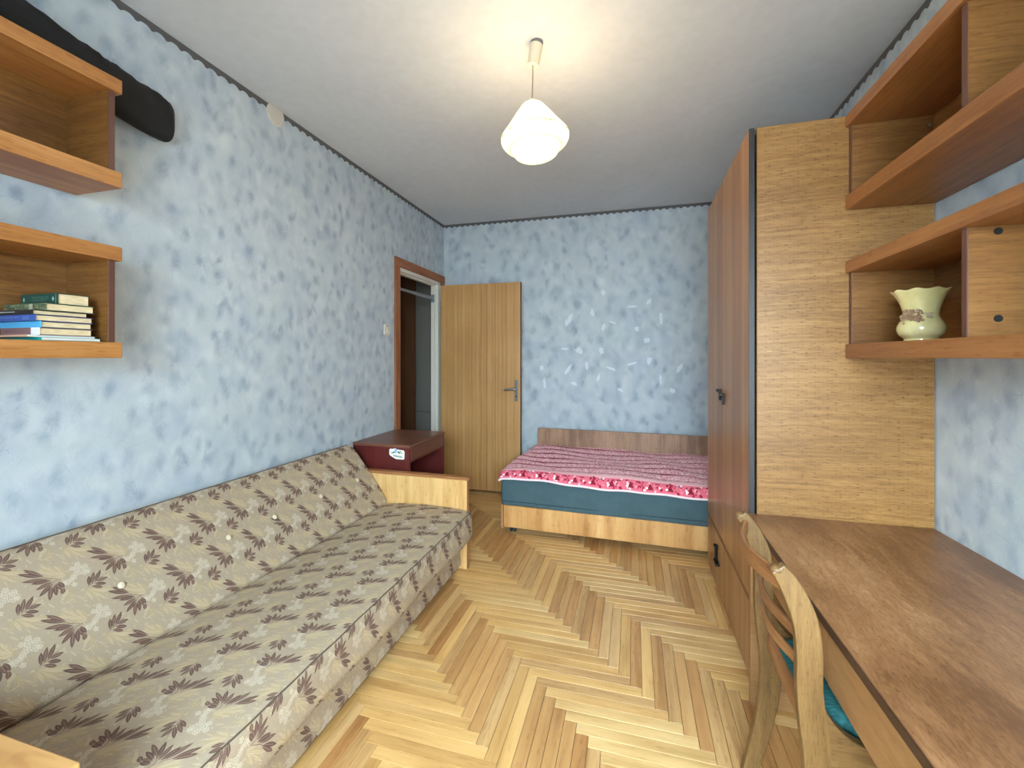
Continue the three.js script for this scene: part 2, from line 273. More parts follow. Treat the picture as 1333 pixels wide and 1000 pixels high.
// ---------- sofa cloth, one repeat of the weave ----------
const TILE = [0.165, 0.155];
const cloth = canvasTexture(512, 480, (g, w, h) => {
  const keep = seedState; seedState = 77;
  g.fillStyle = 'rgb(168,151,128)'; g.fillRect(0, 0, w, h);
  for (let i = 0; i < 5200; i++) { g.fillStyle = rnd() < 0.5 ? 'rgba(150,136,112,0.35)' : 'rgba(212,198,172,0.35)'; g.fillRect(rr(0, w), rr(0, h), rr(1, 3), rr(1, 4)); }
  const all = (f) => { for (const ox of [-1, 0, 1]) for (const oy of [-1, 0, 1]) { g.save(); g.translate((ox + 0.36) * w, (oy + 0.42) * h); f(); g.restore(); } };
  const leaf = (x0, y0, x1, y1, wid, col, vein) => {
    const X0 = x0 * w, Y0 = y0 * h, X1 = x1 * w, Y1 = y1 * h, nx = -(Y1 - Y0), ny = X1 - X0, L = Math.hypot(nx, ny), k = wid * w / L;
    g.fillStyle = col; g.beginPath(); g.moveTo(X0, Y0);
    g.quadraticCurveTo(mix(X0, X1, 0.55) + nx * k, mix(Y0, Y1, 0.55) + ny * k, X1, Y1);
    g.quadraticCurveTo(mix(X0, X1, 0.55) - nx * k, mix(Y0, Y1, 0.55) - ny * k, X0, Y0); g.fill();
    if (vein) { g.strokeStyle = vein; g.lineWidth = 1.6; g.beginPath(); g.moveTo(X0, Y0); g.lineTo(mix(X0, X1, 0.75), mix(Y0, Y1, 0.75)); g.stroke(); }
  };
  const CREAM = 'rgb(188,169,138)', CREAM2 = 'rgb(179,159,126)', LINE = 'rgba(142,124,94,0.95)', BROWN = 'rgb(102,78,68)', BROWN2 = 'rgb(112,87,75)', FLOW = 'rgb(202,190,170)';
  const N = (x, y) => [(x - 330) / 520, (y - 380 + (x - 330) * 0.365) / 430];
  const rep = (list, wid, a, b, vein) => list.forEach(([x0, y0, x1, y1], i) => leaf(...N(x0, y0), ...N(x1, y1), wid, i % 2 ? a : b, vein));
  const fan = (x, y, tips) => tips.map(([a, b]) => [x, y, a, b]);
  all(() => {
    g.strokeStyle = 'rgba(146,130,102,0.55)'; g.lineWidth = 1.6;
    for (let k = 0; k < 26; k++) { const [x, y] = N(rr(330, 850), rr(200, 630)); g.beginPath(); g.ellipse(x * w, y * h, rr(20, 70), rr(14, 50), rr(0, 3), rr(0, 3), rr(3.4, 5)); g.stroke(); }
    for (let k = 0; k < 60; k++) { const x = rr(330, 850), y = rr(160, 600), t = rr(0, 6.3), r = rr(30, 75); rep([[x, y, x + Math.cos(t) * r, y + Math.sin(t) * r * 0.8]], 0.022, k % 3 ? 'rgba(188,174,142,0.8)' : 'rgba(152,138,114,0.7)', CREAM, k % 3 ? 'rgba(158,142,112,0.7)' : null); }
    rep(fan(500, 330, [[330, 232], [352, 208], [398, 205], [448, 222], [345, 315], [300, 262], [480, 230], [385, 350]]), 0.046, CREAM, CREAM2, LINE);
    rep(fan(575, 478, [[785, 492], [772, 532], [735, 566], [690, 588], [640, 592], [590, 585], [545, 570], [800, 520]]), 0.042, CREAM, CREAM2, LINE);
    rep(fan(470, 470, [[380, 560], [430, 590], [400, 520], [470, 600]]), 0.035, CREAM2, CREAM, LINE);
    g.strokeStyle = FLOW; g.lineWidth = 4;
    for (const [px, py, r] of [[600, 262, 30], [648, 250, 26], [575, 310, 28], [630, 305, 30], [560, 262, 22], [610, 220, 22], [655, 300, 20], [480, 392, 26], [515, 372, 22], [452, 402, 20], [540, 350, 22], [520, 420, 20]]) {
      const [x, y] = N(px, py);
      g.fillStyle = 'rgba(184,170,148,0.25)'; g.beginPath(); g.ellipse(x * w, y * h, r * 0.9, r * 0.85, 0, 0, 7); g.fill();
      for (let k = 0; k < 5; k++) { const t = k * 1.2566 + px; g.beginPath(); g.ellipse(x * w + Math.cos(t) * r * 0.6, y * h + Math.sin(t) * r * 0.6, r * 0.45, r * 0.32, t, 0, 6.3); g.stroke(); }
      g.fillStyle = 'rgba(150,130,108,0.7)'; g.beginPath(); g.arc(x * w, y * h, 3.5, 0, 7); g.fill();
    }
    g.strokeStyle = 'rgb(108,82,72)'; g.lineWidth = 4; g.lineCap = 'round';
    for (const way of [[[452, 352], [400, 372], [330, 470], [312, 530]], [[430, 352], [370, 338], [250, 262]], [[606, 452], [660, 420], [750, 356]]]) { g.beginPath(); way.forEach((p, i) => { const [x, y] = N(...p); g[i ? 'lineTo' : 'moveTo'](x * w, y * h); }); g.stroke(); }
    rep([[350, 318, 248, 240], [338, 322, 200, 278], [372, 345, 200, 356], [388, 358, 252, 380], [392, 372, 262, 438], [388, 388, 262, 502], [372, 402, 313, 548], [392, 402, 370, 508], [404, 392, 420, 458], [424, 378, 446, 440], [440, 440, 410, 500]], 0.068, BROWN, BROWN2, 'rgba(200,178,152,0.9)');
    rep([[612, 448, 646, 350], [636, 434, 694, 312], [664, 416, 750, 298], [676, 410, 776, 376], [656, 428, 742, 440], [628, 448, 702, 476]], 0.062, BROWN2, BROWN, 'rgba(200,178,152,0.9)');
  });
  for (let i = 0; i < 3000; i++) { g.fillStyle = rnd() < 0.5 ? 'rgba(120,104,84,0.16)' : 'rgba(236,224,200,0.16)'; g.fillRect(rr(0, w), rr(0, h), rr(1, 2), rr(1, 3)); }
  seedState = keep;
}, TILE);
M.cloth = std({ map: cloth, bumpMap: cloth, bumpScale: 0.0012, roughness: 0.92 });
M.piping = std({ color: 0x5d4f42, roughness: 0.8 });

// ---------- floor: herringbone parquet laid along both walls ----------
const floor = structure('floor', [slab(-3.2, RIGHT + 0.12, -0.14, -0.014, FRONT - 0.3, 4.9)], M.subfloor);
{
  const W = 0.0452, L = 0.452, gap = 0.0012, X0 = -0.014, Z0 = 1.785;
  const planks = [];
  for (let m = -12; m < 12; m++) for (let k = -80; k < 80; k++) {
    planks.push({ x: X0 + m * L + k * W, Z: Z0 + m * L - k * W, w: W, d: L, along: 'z', k, m });
    planks.push({ x: X0 + W + m * L + k * W, Z: Z0 + (m + 1) * L - W - k * W, w: L, d: W, along: 'x', k, m });
  }
  const variants = [];
  const plank = (len, wid, du, dv) => {       // chamfered top, grain along x
    const a = len / 2 - gap / 2, b = wid / 2 - gap / 2, c = 0.0004, t = 0.0, e = -0.0009, y = -0.014, P = [], U = [];
    const q = (...v) => { for (const i of [0, 1, 2, 0, 2, 3]) { P.push(...v[i]); U.push(v[i][2] + du, v[i][0] + dv); } };
    const r = (s, yy) => [[-a + s, yy, b - s], [a - s, yy, b - s], [a - s, yy, -b + s], [-a + s, yy, -b + s]];
    const T = r(c, t), S = r(0, e), B = r(0, y);
    q(T[0], T[1], T[2], T[3]);
    for (let i = 0; i < 4; i++) { const j = (i + 1) % 4; q(S[i], S[j], T[j], T[i]); q(B[i], B[j], S[j], S[i]); }
    const g = new THREE.BufferGeometry();
    g.setAttribute('position', new THREE.Float32BufferAttribute(P, 3)); g.setAttribute('uv', new THREE.Float32BufferAttribute(U, 2)); g.computeVertexNormals();
    return g;
  };
  for (let i = 0; i < 14; i++) variants.push(plank(L, W, hash(i, 3, 5), hash(i, 8, 2)));
  const cos = Math.cos(TURN), sin = Math.sin(TURN);
  const seen = (x, Z) => { const d = -x * sin + Z * cos; if (d < 0.3) return null; return [666.5 + FOCAL * (x * cos + Z * sin) / d, 465 + FOCAL * 1.3 / d, d]; };
  const list = [];
  for (const p of planks) {
    const x0 = Math.max(p.x, LEFT + 0.003), x1 = Math.min(p.x + p.w, RIGHT - 0.003), a = Math.max(p.Z, FRONT + 0.003), b = Math.min(p.Z + p.d, BACK - 0.003);
    if (x1 - x0 < 0.006 || b - a < 0.006) continue;
    const whole = x1 - x0 > p.w - 1e-6 && b - a > p.d - 1e-6;
    const cx = (x0 + x1) / 2, cz = (a + b) / 2, h = hash(p.k + 200, p.m + 50, p.along === 'x' ? 1 : 2), h2 = hash(p.k + 300, p.m + 70, p.along === 'x' ? 3 : 4);
    let show = 0;
    for (const [ux, uz] of [[0.1, 0.1], [0.5, 0.5], [0.9, 0.9], [0.1, 0.9], [0.9, 0.1]]) {
      const X = mix(x0, x1, ux), Z = mix(a, b, uz), s = seen(X, Z);
      if (!s || s[0] < 0 || s[0] > 1333 || s[1] > 1000) continue;
      if ((X < -1.0 && Z < 2.53) || (X < -1.44 && Z > 2.5) || (X > 0.46 && Z > 1.8) || (X > -0.9 && Z > 3.12) || (X > 0.62) || (X > -1.02 && s[0] < 400 - 0 * Z)) continue;
      show += 1 / (s[2] * s[2]);
    }
    const tone = p.along === 'x' ? (h < 0.36 ? 0 : h < 0.56 ? 1 : h < 0.8 ? 2 : h < 0.9 ? 3 : 4) : (h < 0.1 ? 2 : h < 0.42 ? 4 : h < 0.66 ? 5 : h < 0.86 ? 6 : h < 0.94 ? 7 : 3);
    list.push({ ...p, cx, cz, w2: x1 - x0, d2: b - a, whole, show, tone, vi: Math.floor(h2 * 14), dy: -0.0006 * h2 });
  }
  list.sort((p, q) => q.show - p.show);
  const rest = PLANK.map(() => []);
  let n = 0;
  for (const p of list) {
    if (p.show > 0 && p.whole && n < 300) {
      const o = new THREE.Mesh(variants[p.vi], PLANK[p.tone]);
      o.name = n ? 'plank_' + String(n).padStart(3, '0') : 'plank'; n++;
      o.position.set(p.cx, p.dy, -p.cz); if (p.along === 'z') o.rotation.y = Math.PI / 2;
      floor.add(o);
    } else {
      const long = p.along === 'x' ? p.w2 : p.d2, wide = p.along === 'x' ? p.d2 : p.w2;
      const g = plank(long, wide, hash(p.vi, 3, 5), hash(p.vi, 8, 2));
      if (p.along === 'z') g.rotateY(Math.PI / 2);
      g.translate(p.cx, p.dy, -p.cz); rest[p.tone].push(g);
    }
  }
  console.log('planks as parts', n, 'others', list.length - n);
  const used = rest.map((r, i) => [r, i]).filter(([r]) => r.length);
  const o = new THREE.Mesh(mergeGeometries(used.map(([r]) => mergeGeometries(r)), true), used.map(([, i]) => PLANK[i]));
  o.name = 'plank_rest'; o.userData.kind = 'stuff'; floor.add(o);
}

// ---------- shell ----------
const T = 0.12, TL = 0.065, DOOR = [3.215, 3.965, 2.035];   // doorway in the left wall: Z from, Z to, height
structure('ceiling', [slab(-3.2, RIGHT + T, CEIL, CEIL + 0.15, FRONT - 0.3, 4.9)], M.ceiling);
structure('wall_left', [slab(LEFT - TL, LEFT, -0.014, CEIL, FRONT - 0.3, DOOR[0], 'y'), slab(LEFT - TL, LEFT, DOOR[2], CEIL, DOOR[0], DOOR[1], 'y'), slab(LEFT - TL, LEFT, -0.014, CEIL, DOOR[1], BACK + T, 'y')], M.paper);
structure('wall_back', [slab(LEFT, RIGHT + T, -0.014, CEIL, BACK, BACK + T, 'y', -LEFT, 0)], M.paperFar);
structure('wall_right', [slab(RIGHT, RIGHT + T, -0.014, CEIL, FRONT - 0.3, BACK, 'y', 0.4, 0.2)], M.paper);
const WIN = [-0.7, 0.95, 0.35, 2.0];
structure('wall_front', [slab(LEFT, WIN[0], -0.014, CEIL, FRONT - 0.3, FRONT), slab(WIN[1], RIGHT, -0.014, CEIL, FRONT - 0.3, FRONT), slab(WIN[0], WIN[1], -0.014, WIN[2], FRONT - 0.3, FRONT), slab(WIN[0], WIN[1], WIN[3], CEIL, FRONT - 0.3, FRONT)], M.paper);
structure('wall_hall_far', [slab(-3.2, LEFT - TL, -0.014, CEIL, 4.8, 4.9)], M.hallPaint);
structure('wall_hall_near', [slab(-3.2, LEFT - TL, -0.014, CEIL, 2.6, 2.7)], M.hallPaint);
structure('wall_hall_left', [slab(-3.2, -3.1, -0.014, CEIL, 2.7, 4.8)], M.hallPaint);
structure('wall_hall_right', [slab(LEFT - TL, LEFT - TL + 0.1, -0.014, CEIL, BACK + T, 4.8)], M.hallPaint);
structure('floor_hall', [slab(-3.1, LEFT - TL, -0.014, 0, 2.7, 4.8)], M.hallWood);

// window behind the camera
{
  const w = structure('window_1', null), zf = FRONT - 0.14;
  const [a, b, c, d] = WIN;
  part('window_frame', [slab(a, a + 0.05, c, d, zf - 0.06, zf), slab(b - 0.05, b, c, d, zf - 0.06, zf), slab(a + 0.05, b - 0.05, c, c + 0.05, zf - 0.06, zf), slab(a + 0.05, b - 0.05, d - 0.05, d, zf - 0.06, zf), slab(-0.04, 0.04, c + 0.05, d - 0.05, zf - 0.06, zf)], M.whitePaint, w);
  const glass = std({ color: 0xffffff, transmission: 1, thickness: 0, roughness: 0, ior: 1.45 });
  part('pane', [slab(a + 0.05, -0.04, c + 0.05, d - 0.05, zf - 0.032, zf - 0.028)], glass, w);
  part('pane', [slab(0.04, b - 0.05, c + 0.05, d - 0.05, zf - 0.032, zf - 0.028)], glass, w);
  part('window_sill', [box(a - 0.05, b + 0.05, c - 0.035, c, zf, FRONT + 0.12, 'x', 0.006)], M.whitePaint, w);
}
// scalloped paper border under the ceiling
{
  const border = (len) => {
    const s = new THREE.Shape(), n = Math.round(len / 0.058), q = len / n;
    s.moveTo(0, 0); s.lineTo(0, -0.022);
    for (let i = 0; i < n; i++) { const x = i * q; s.lineTo(x + q * 0.12, -0.0225); s.quadraticCurveTo(x + q * 0.3, -0.025, x + q * 0.42, -0.034); s.lineTo(x + q * 0.58, -0.034); s.quadraticCurveTo(x + q * 0.7, -0.025, x + q * 0.88, -0.0225); s.lineTo(x + q, -0.022); }
    s.lineTo(len, 0); s.lineTo(0, 0);
    return uvBox(plain(new THREE.ExtrudeGeometry(s, { depth: 0.002, bevelEnabled: false, curveSegments: 4 })), 'x');
  };
  const put = (name, len, fn) => { const g = border(len); fn(g); structure(name, [g], M.trim); };
  const y = CEIL - 0.003;
  put('trim_1', BACK - FRONT, (g) => { g.rotateY(Math.PI / 2); g.translate(LEFT + 0.0005, y, -FRONT); });
  put('trim_2', RIGHT - LEFT - 0.006, (g) => { g.translate(LEFT + 0.003, y, -BACK + 0.0005); });
  put('trim_3', BACK - FRONT, (g) => { g.rotateY(-Math.PI / 2); g.translate(RIGHT - 0.0005, y, -BACK); });
}
// door in the left wall, swung open against the far wall
{
  const d = structure('door_1', null);
  const [z0, z1, h] = DOOR;
  part('casing', [box(LEFT, LEFT + 0.016, 0, h + 0.012, z0 - 0.068, z0 + 0.006, 'y', 0.003)], M.pine, d);
  part('casing', [box(LEFT, LEFT + 0.016, 0, h + 0.012, z1 + 0.06, z1 + 0.128, 'y', 0.003)], M.pine, d);
  part('casing', [box(LEFT, LEFT + 0.016, h + 0.012, h + 0.085, z0 - 0.068, z1 + 0.14, 'z', 0.003)], M.pine, d);
  part('jamb', [box(LEFT - TL - 0.01, LEFT + 0.002, 0, h - 0.02, z0, z0 + 0.03, 'y')], M.whitePaint, d);
  part('jamb', [box(LEFT - TL + 0.006, LEFT - 0.022, 0, h - 0.02, z1 - 0.03, z1, 'y'), box(LEFT - 0.021, LEFT + 0.012, 0, h - 0.02, z1 - 0.016, z1 + 0.05, 'y')], M.whitePaint, d);
  part('jamb', [box(LEFT - TL + 0.006, LEFT - 0.022, h - 0.034, h, z0, z1, 'z'), box(LEFT - 0.021, LEFT + 0.004, h - 0.02, h + 0.01, z0, z1, 'z')], M.whitePaint, d);
  const leaf = part('door_leaf', [box(-1.832, -1.024, 0.022, 2.005, 3.957, 3.997, 'y', 0.002)], M.doorOak, d);
  part('edge_strip', [box(-1.0245, -1.0215, 0.022, 2.005, 3.957, 3.997, 'y', 0.0008)], M.edgeDark, d);
  const hd = part('door_handle', [box(-1.077, -1.047, 0.885, 1.085, 3.948, 3.957, 'y', 0.004)], std({ color: 0x74787c, metalness: 0.8, roughness: 0.4 }), d);
  part('lever', [cylinder(0.009, 0.009, V(-1.062, 1.0, 3.948), V(-1.062, 1.0, 3.905)), sweep([V(-1.056, 1.0, 3.905), V(-1.09, 1.0, 3.903), V(-1.13, 0.997, 3.905), V(-1.168, 0.992, 3.912)], () => ring(0.007, 0.010, 12, 2.4))], M.metal, hd);
  part('keyhole', [cylinder(0.006, 0.006, V(-1.062, 0.93, 3.949), V(-1.062, 0.93, 3.9465), 12)], M.blackMetal, hd);
  for (const y of [0.3, 1.75]) part('hinge', [cylinder(0.007, 0.007, V(-1.842, y, 3.952), V(-1.842, y + 0.09, 3.952), 12)], M.metal, d);
}

// ---------- wardrobe ----------
{
  const X = 0.448, Zn = 1.953, Zf = 2.968, H = 2.222, Zm = 2.5, yl = 0.325;
  const w = thing('wardrobe', 'tall brown walnut wardrobe with golden oak side panel beside the desk', 'wardrobe', [0.75, 0, 2.46]);
  part('side_panel', [box(0.4765, RIGHT - 0.004, 0, H, Zn, Zn + 0.02, 'x')], M.oakPanel, w, 'golden oak veneer side panel with horizontal grain');
  part('side_panel', [box(0.474, RIGHT - 0.004, 0, H, Zf - 0.02, Zf, 'y')], M.walnut, w);
  part('top_panel', [box(0.474, RIGHT - 0.004, H - 0.02, H, Zn + 0.02, Zf - 0.02, 'z')], M.walnut, w);
  part('back_panel', [box(RIGHT - 0.012, RIGHT - 0.004, 0.06, H - 0.02, Zn + 0.02, Zf - 0.02, 'y')], M.walnut, w);
  part('bottom_panel', [box(0.474, RIGHT - 0.012, 0.05, 0.07, Zn + 0.02, Zf - 0.02, 'z')], M.walnut, w);
  part('middle_shelf', [box(0.474, RIGHT - 0.012, yl - 0.012, yl + 0.012, Zn + 0.02, Zf - 0.02, 'z')], M.blackMetal, w);
  const door = (y0, y1, a, b, edge) => {
    const o = part('door', [box(X, X + 0.0195, y0, y1, a + 0.002, b, 'y', 0.002)], M.walnut, w);
    if (edge) part('edge_strip', [box(X - 0.0005, X + 0.0205, y0, y1, a - 0.001, a + 0.002, 'y', 0.0008)], M.darkEdge, o, 'dark grey edge strip');
    return o;
  };
  const d1 = door(yl + 0.012, H, Zn, Zm - 0.0015, true), d2 = door(yl + 0.012, H, Zm + 0.0015, Zf);
  const lo = door(0.012, yl - 0.012, Zn, Zf, true);
  part('gap_lining', [box(X + 0.0205, 0.4745, 0.01, H - 0.004, Zn + 0.03, Zf, 'y')], M.black, w);
  const hook = (Z, y, o) => part('handle', [box(X - 0.012, X, y - 0.03, y + 0.03, Z - 0.008, Z + 0.008, 'y', 0.003), box(X - 0.026, X - 0.012, y + 0.016, y + 0.03, Z - 0.03, Z + 0.008, 'y', 0.003)], M.blackMetal, o, 'small black metal pull');
  hook(2.535, 1.10, d2); hook(2.455, 1.085, d1);
  part('handle', [box(X - 0.014, X, 0.165, 0.255, 2.64, 2.655, 'y', 0.003), box(X - 0.02, X, 0.162, 0.176, 2.58, 2.66, 'y', 0.003), box(X - 0.02, X, 0.245, 0.257, 2.62, 2.66, 'y', 0.003), cylinder(0.009, 0.009, V(X - 0.012, 0.148, 2.648), V(X, 0.148, 2.648), 12)], M.blackMetal, lo, 'black metal drop pull');
}

// ---------- right shelves ----------
function rightShelf(name, label, y0, y1) {   // y0..y1 from underside of the bottom board to the top
  const X = 0.78, Za = 0.55, Zb = 1.951, t = 0.045, tb = 0.052;
  const s = thing(name, label, 'wall shelf', [0.93, y0, 1.25]);
  part('bottom_board', [box(X, RIGHT - 0.003, y0, y0 + tb, Za, Zb, 'z', 0.002)], M.shelfRed, s);
  part('top_board', [box(X, RIGHT - 0.003, y1 - t, y1, Za, Zb, 'z', 0.002)], M.shelfRed, s);
  const yb = y0 + tb, yt = y1 - t;
  const side = (a, b) => { const o = part('side_panel', [box(X + 0.014, RIGHT - 0.008, yb, yt, a, b, 'x', 0.001)], M.boxPanel, s); part('edge_strip', [box(X + 0.011, X + 0.014, yb, yt, a, b, 'y', 0.0008)], M.edgeDark, o, 'dark brown edge strip'); return o; };
  side(1.932, 1.949);
  const p = side(1.338, 1.356);
  part('back_panel', [box(RIGHT - 0.02, RIGHT - 0.01, yb, yt, 1.356, 1.932, 'z', 0.001)], M.boxPanel, s);
  part('side_panel', [box(X + 0.014, RIGHT - 0.008, yb, yt, Za + 0.02, Za + 0.04, 'x', 0.001)], M.boxPanel, s);
  return [s, p];
}
{
  const [, p] = rightShelf('wall_shelf', 'reddish brown wall shelf on the right with the cream vase', 1.297, 1.665);
  for (const y of [1.394, 1.606]) part('screw_cap', [cylinder(0.0085, 0.0085, V(0.852, y, 1.3375), V(0.852, y, 1.3355), 20)], M.black, p, 'round black cap');
  const [s2] = rightShelf('wall_shelf', 'empty reddish brown wall shelf on the right, just under the ceiling', 1.862, 2.222);
  part('screw', [cylinder(0.005, 0.005, V(1.03, 2.14, 1.931), V(1.03, 2.14, 1.925), 10)], M.metal, s2);
}
// ---------- left shelves ----------
function leftShelf(label, y0, y1) {
  const X = -1.645, Za = 0.15, Zb = 1.054, t = 0.046, tb = 0.052;
  const s = thing('wall_shelf', label, 'wall shelf', [-1.76, y0, 0.6]);
  part('bottom_board', [box(LEFT + 0.003, X, y0, y0 + tb, Za, Zb, 'z', 0.002)], M.shelfOak, s);
  part('top_board', [box(LEFT + 0.003, X, y1 - t, y1, Za, Zb, 'z', 0.002)], M.shelfOak, s);
  const yb = y0 + tb, yt = y1 - t;
  for (const [a, b] of [[1.022, 1.040], [Za + 0.014, Za + 0.032]]) {
    const o = part('side_panel', [box(LEFT + 0.008, X - 0.015, yb, yt, a, b, 'x', 0.001)], M.boxPanel, s);
    part('edge_strip', [box(X - 0.015, X - 0.012, yb, yt, a, b, 'y', 0.0008)], M.edgeDark, o, 'dark brown edge strip');
  }
  part('back_panel', [box(LEFT + 0.008, LEFT + 0.016, yb, yt, Za + 0.032, 1.022, 'z', 0.001)], M.boxPanel, s);
  return s;
}
leftShelf('golden brown wall shelf on the left holding the pile of books', 1.297, 1.665);
leftShelf('golden brown wall shelf on the left under the long black case', 1.862, 2.222);

// ---------- books, lying in a pile, spines towards the window ----------
{
  M.pages = std({ map: dataTexture(256, 256, (u, v, c) => { const n = noise(u * 128, v * 4, 128, 4, 9), q = noise(u * 6, v * 6, 6, 6, 12); c[0] = 198 + n * 34 + q * 8; c[1] = 178 + n * 36 + q * 8; c[2] = 138 + n * 38 + q * 6; }, [0.1, 0.06]), roughness: 0.9 });
  M.pagesWhite = std({ color: 0xe4e2dc, roughness: 0.85 });
  const spineTexture = (bg, deco) => canvasTexture(256, 48, (g, w, h) => { g.fillStyle = bg; g.fillRect(0, 0, w, h); deco(g, w, h); }, [1, 1], false);
  const lines = (g, y, x0, x1, col, n = 1) => { g.fillStyle = col; for (let k = 0; k < n; k++) { for (let x = x0; x < x1; x += rr(5, 11)) g.fillRect(x, y + k * 8, rr(2, 6), 4); } };
  // label, cover colour, spine deco, bottom y, thickness, corner X, near Z, far Z, length in X, pages
  const B = [
    ['white booklet with a teal back, lowest in the pile', 0x19a5a3, (g, w, h) => { g.fillStyle = '#1aa8a6'; g.fillRect(0, 0, w, h); }, 1.3495, 0.009, -1.663, 0.856, 1.005, 0.19, 'w'],
    ['thin white booklet with a peach edge, second from the bottom', 0xe2d8ca, (g, w, h) => { g.fillStyle = '#e0b79c'; g.fillRect(0, 0, w, h); }, 1.3588, 0.006, -1.672, 0.83, 0.995, 0.18, 'w'],
    ['book with a brown and white spine between booklets and light blue book', 0x7a5a5c, (g, w, h) => { g.fillStyle = '#8a6a6c'; g.fillRect(0, 0, w, h); g.fillStyle = '#efeef2'; g.fillRect(w * 0.8, 0, w * 0.2, h); lines(g, 16, 10, 150, '#5d4448', 2); }, 1.3652, 0.0215, -1.668, 0.855, 0.985, 0.17, 'p'],
    ['book with a plain light blue spine in the middle of the pile', 0x24365c, (g, w, h) => { g.fillStyle = '#58b4e6'; g.fillRect(0, 0, w, h); lines(g, 20, 30, 120, '#3a8cc0'); }, 1.387, 0.0185, -1.666, 0.858, 0.983, 0.185, 'p'],
    ['book with a dark blue spine on the light blue one', 0x2a3f74, (g, w, h) => { g.fillStyle = '#3a5ba8'; g.fillRect(0, 0, w, h); lines(g, 12, 20, 150, '#8aa0d0', 2); g.fillStyle = '#5674b8'; g.fillRect(w * 0.7, 8, w * 0.16, h - 16); }, 1.4058, 0.018, -1.667, 0.846, 0.986, 0.18, 'p'],
    ['book with a black spine and one white line, under the olive book', 0x26282a, (g, w, h) => { g.fillStyle = '#27292b'; g.fillRect(0, 0, w, h); g.fillStyle = '#c9cbc8'; g.fillRect(30, 16, 110, 7); }, 1.4242, 0.0135, -1.672, 0.842, 0.975, 0.165, 'p'],
    ['book with a mottled olive green spine below the top book', 0x4c5840, (g, w, h) => { g.fillStyle = '#5d6a4e'; g.fillRect(0, 0, w, h); for (let k = 0; k < 70; k++) { g.fillStyle = ['#7f8a6c', '#3e4a36', '#8e967c', '#505c46'][k % 4]; g.fillRect(rr(0, w), rr(0, h), rr(8, 30), rr(3, 9)); } g.fillStyle = '#b6b79c'; g.fillRect(w * 0.62, 4, 22, h - 8); }, 1.4382, 0.022, -1.668, 0.87, 0.99, 0.19, 'p'],
    ['dark green hardback with silver lettering, topmost of the pile', 0x14463f, (g, w, h) => { g.fillStyle = '#15493f'; g.fillRect(0, 0, w, h); lines(g, 12, 80, 190, '#5e8a80', 3); g.fillStyle = '#9fc0b4'; for (const x of [22, 228]) { g.beginPath(); g.moveTo(x - 8, 24); g.lineTo(x, 12); g.lineTo(x + 8, 24); g.lineTo(x, 36); g.fill(); } g.fillRect(246, 2, 3, 44); }, 1.4606, 0.033, -1.675, 0.901, 0.982, 0.165, 'p'],
  ];
  for (const [label, col, deco, y0, t, x, a, b, len, pg] of B) {
    const o = thing('book', label + (label.length < 52 ? ' on the left shelf' : ''), 'book', [x - len / 2, y0, (a + b) / 2], 'books lying in a pile on the left shelf');
    const c = std({ color: col, roughness: 0.5 }), hc = pg === 'p' ? 0.0018 : 0.0009;
    part('cover', [box(x - len, x, y0, y0 + hc, a, b, 'z', 0.0004)], c, o);
    part('cover', [box(x - len, x, y0 + t - hc, y0 + t, a, b, 'z', 0.0004)], c, o);
    part('pages', [box(x - len + 0.004, x - (pg === 'p' ? 0.004 : 0.001), y0 + hc, y0 + t - hc, a + 0.001, b - 0.003, 'z', 0.0004)], pg === 'p' ? M.pages : M.pagesWhite, o);
    const sp = slab(x - len, x, y0, y0 + t, a - 0.0025, a + 0.0008);
    const P = sp.attributes.position, uv = sp.attributes.uv;
    for (let i = 0; i < P.count; i++) uv.setXY(i, (P.getX(i) - (x - len)) / len, (P.getY(i) - y0) / t);
    part('spine', [sp], std({ map: spineTexture('#888', deco), roughness: 0.5 }), o);
  }
}

// ---------- long black case on the upper left shelf ----------
{
  // a soft bag: rows along Z, its right end hangs over the shelf end
  const st = [[0.2, 2.225, 0.30, 0.1], [0.5, 2.225, 0.25, 0.11], [0.8, 2.224, 0.178, 0.115], [0.95, 2.223, 0.146, 0.115], [1.03, 2.216, 0.14, 0.115], [1.08, 2.196, 0.155, 0.11], [1.13, 2.184, 0.163, 0.105], [1.22, 2.170, 0.168, 0.10], [1.29, 2.166, 0.166, 0.095], [1.325, 2.170, 0.155, 0.08], [1.34, 2.185, 0.12, 0.06], [1.342, 2.235, 0.008, 0.006]];
  const rows = [], cz = new THREE.CatmullRomCurve3(st.map(([Z, y, h, d]) => new THREE.Vector3(Z, y, h))), cd = new THREE.CatmullRomCurve3(st.map(([Z, , , d]) => new THREE.Vector3(Z, d, 0)));
  const N = 60, K = 28;
  for (let i = 0; i <= N; i++) {
    const p = cz.getPoint(i / N), d = cd.getPoint(i / N).y, row = [];
    for (let k = 0; k <= K; k++) {
      const [a, b] = ring(0.5, 0.5, K, 2.6)[k % K];
      const wob = 1 + 0.03 * Math.sin(i * 0.7 + k * 0.9) + 0.02 * Math.sin(i * 1.9 - k * 0.5);
      row.push(V(LEFT + 0.008 + d / 2 * 1.05 + a * d * wob, p.y + p.z / 2 + b * p.z * (b < 0 ? 1 : wob), p.x));
    }
    rows.push(row);
  }
  const g = gridSurface(rows, (i, j) => [j / K * 0.4, i / N * 1.1]);
  const t = dataTexture(256, 256, (u, v, c) => { const n = noise(u * 120, v * 120, 120, 120, 4); c[0] = 11 + n * 10; c[1] = 12 + n * 10; c[2] = 14 + n * 11; }, [0.2, 0.2]);
  const s = thing('soft_case', 'long black fabric case lying on the upper left shelf, its end drooping over', 'case', [-1.81, 2.225, 0.7]);
  part('body', [plain(g)], std({ map: t, bumpMap: t, bumpScale: 0.001, roughness: 0.85, side: THREE.DoubleSide }), s);
}

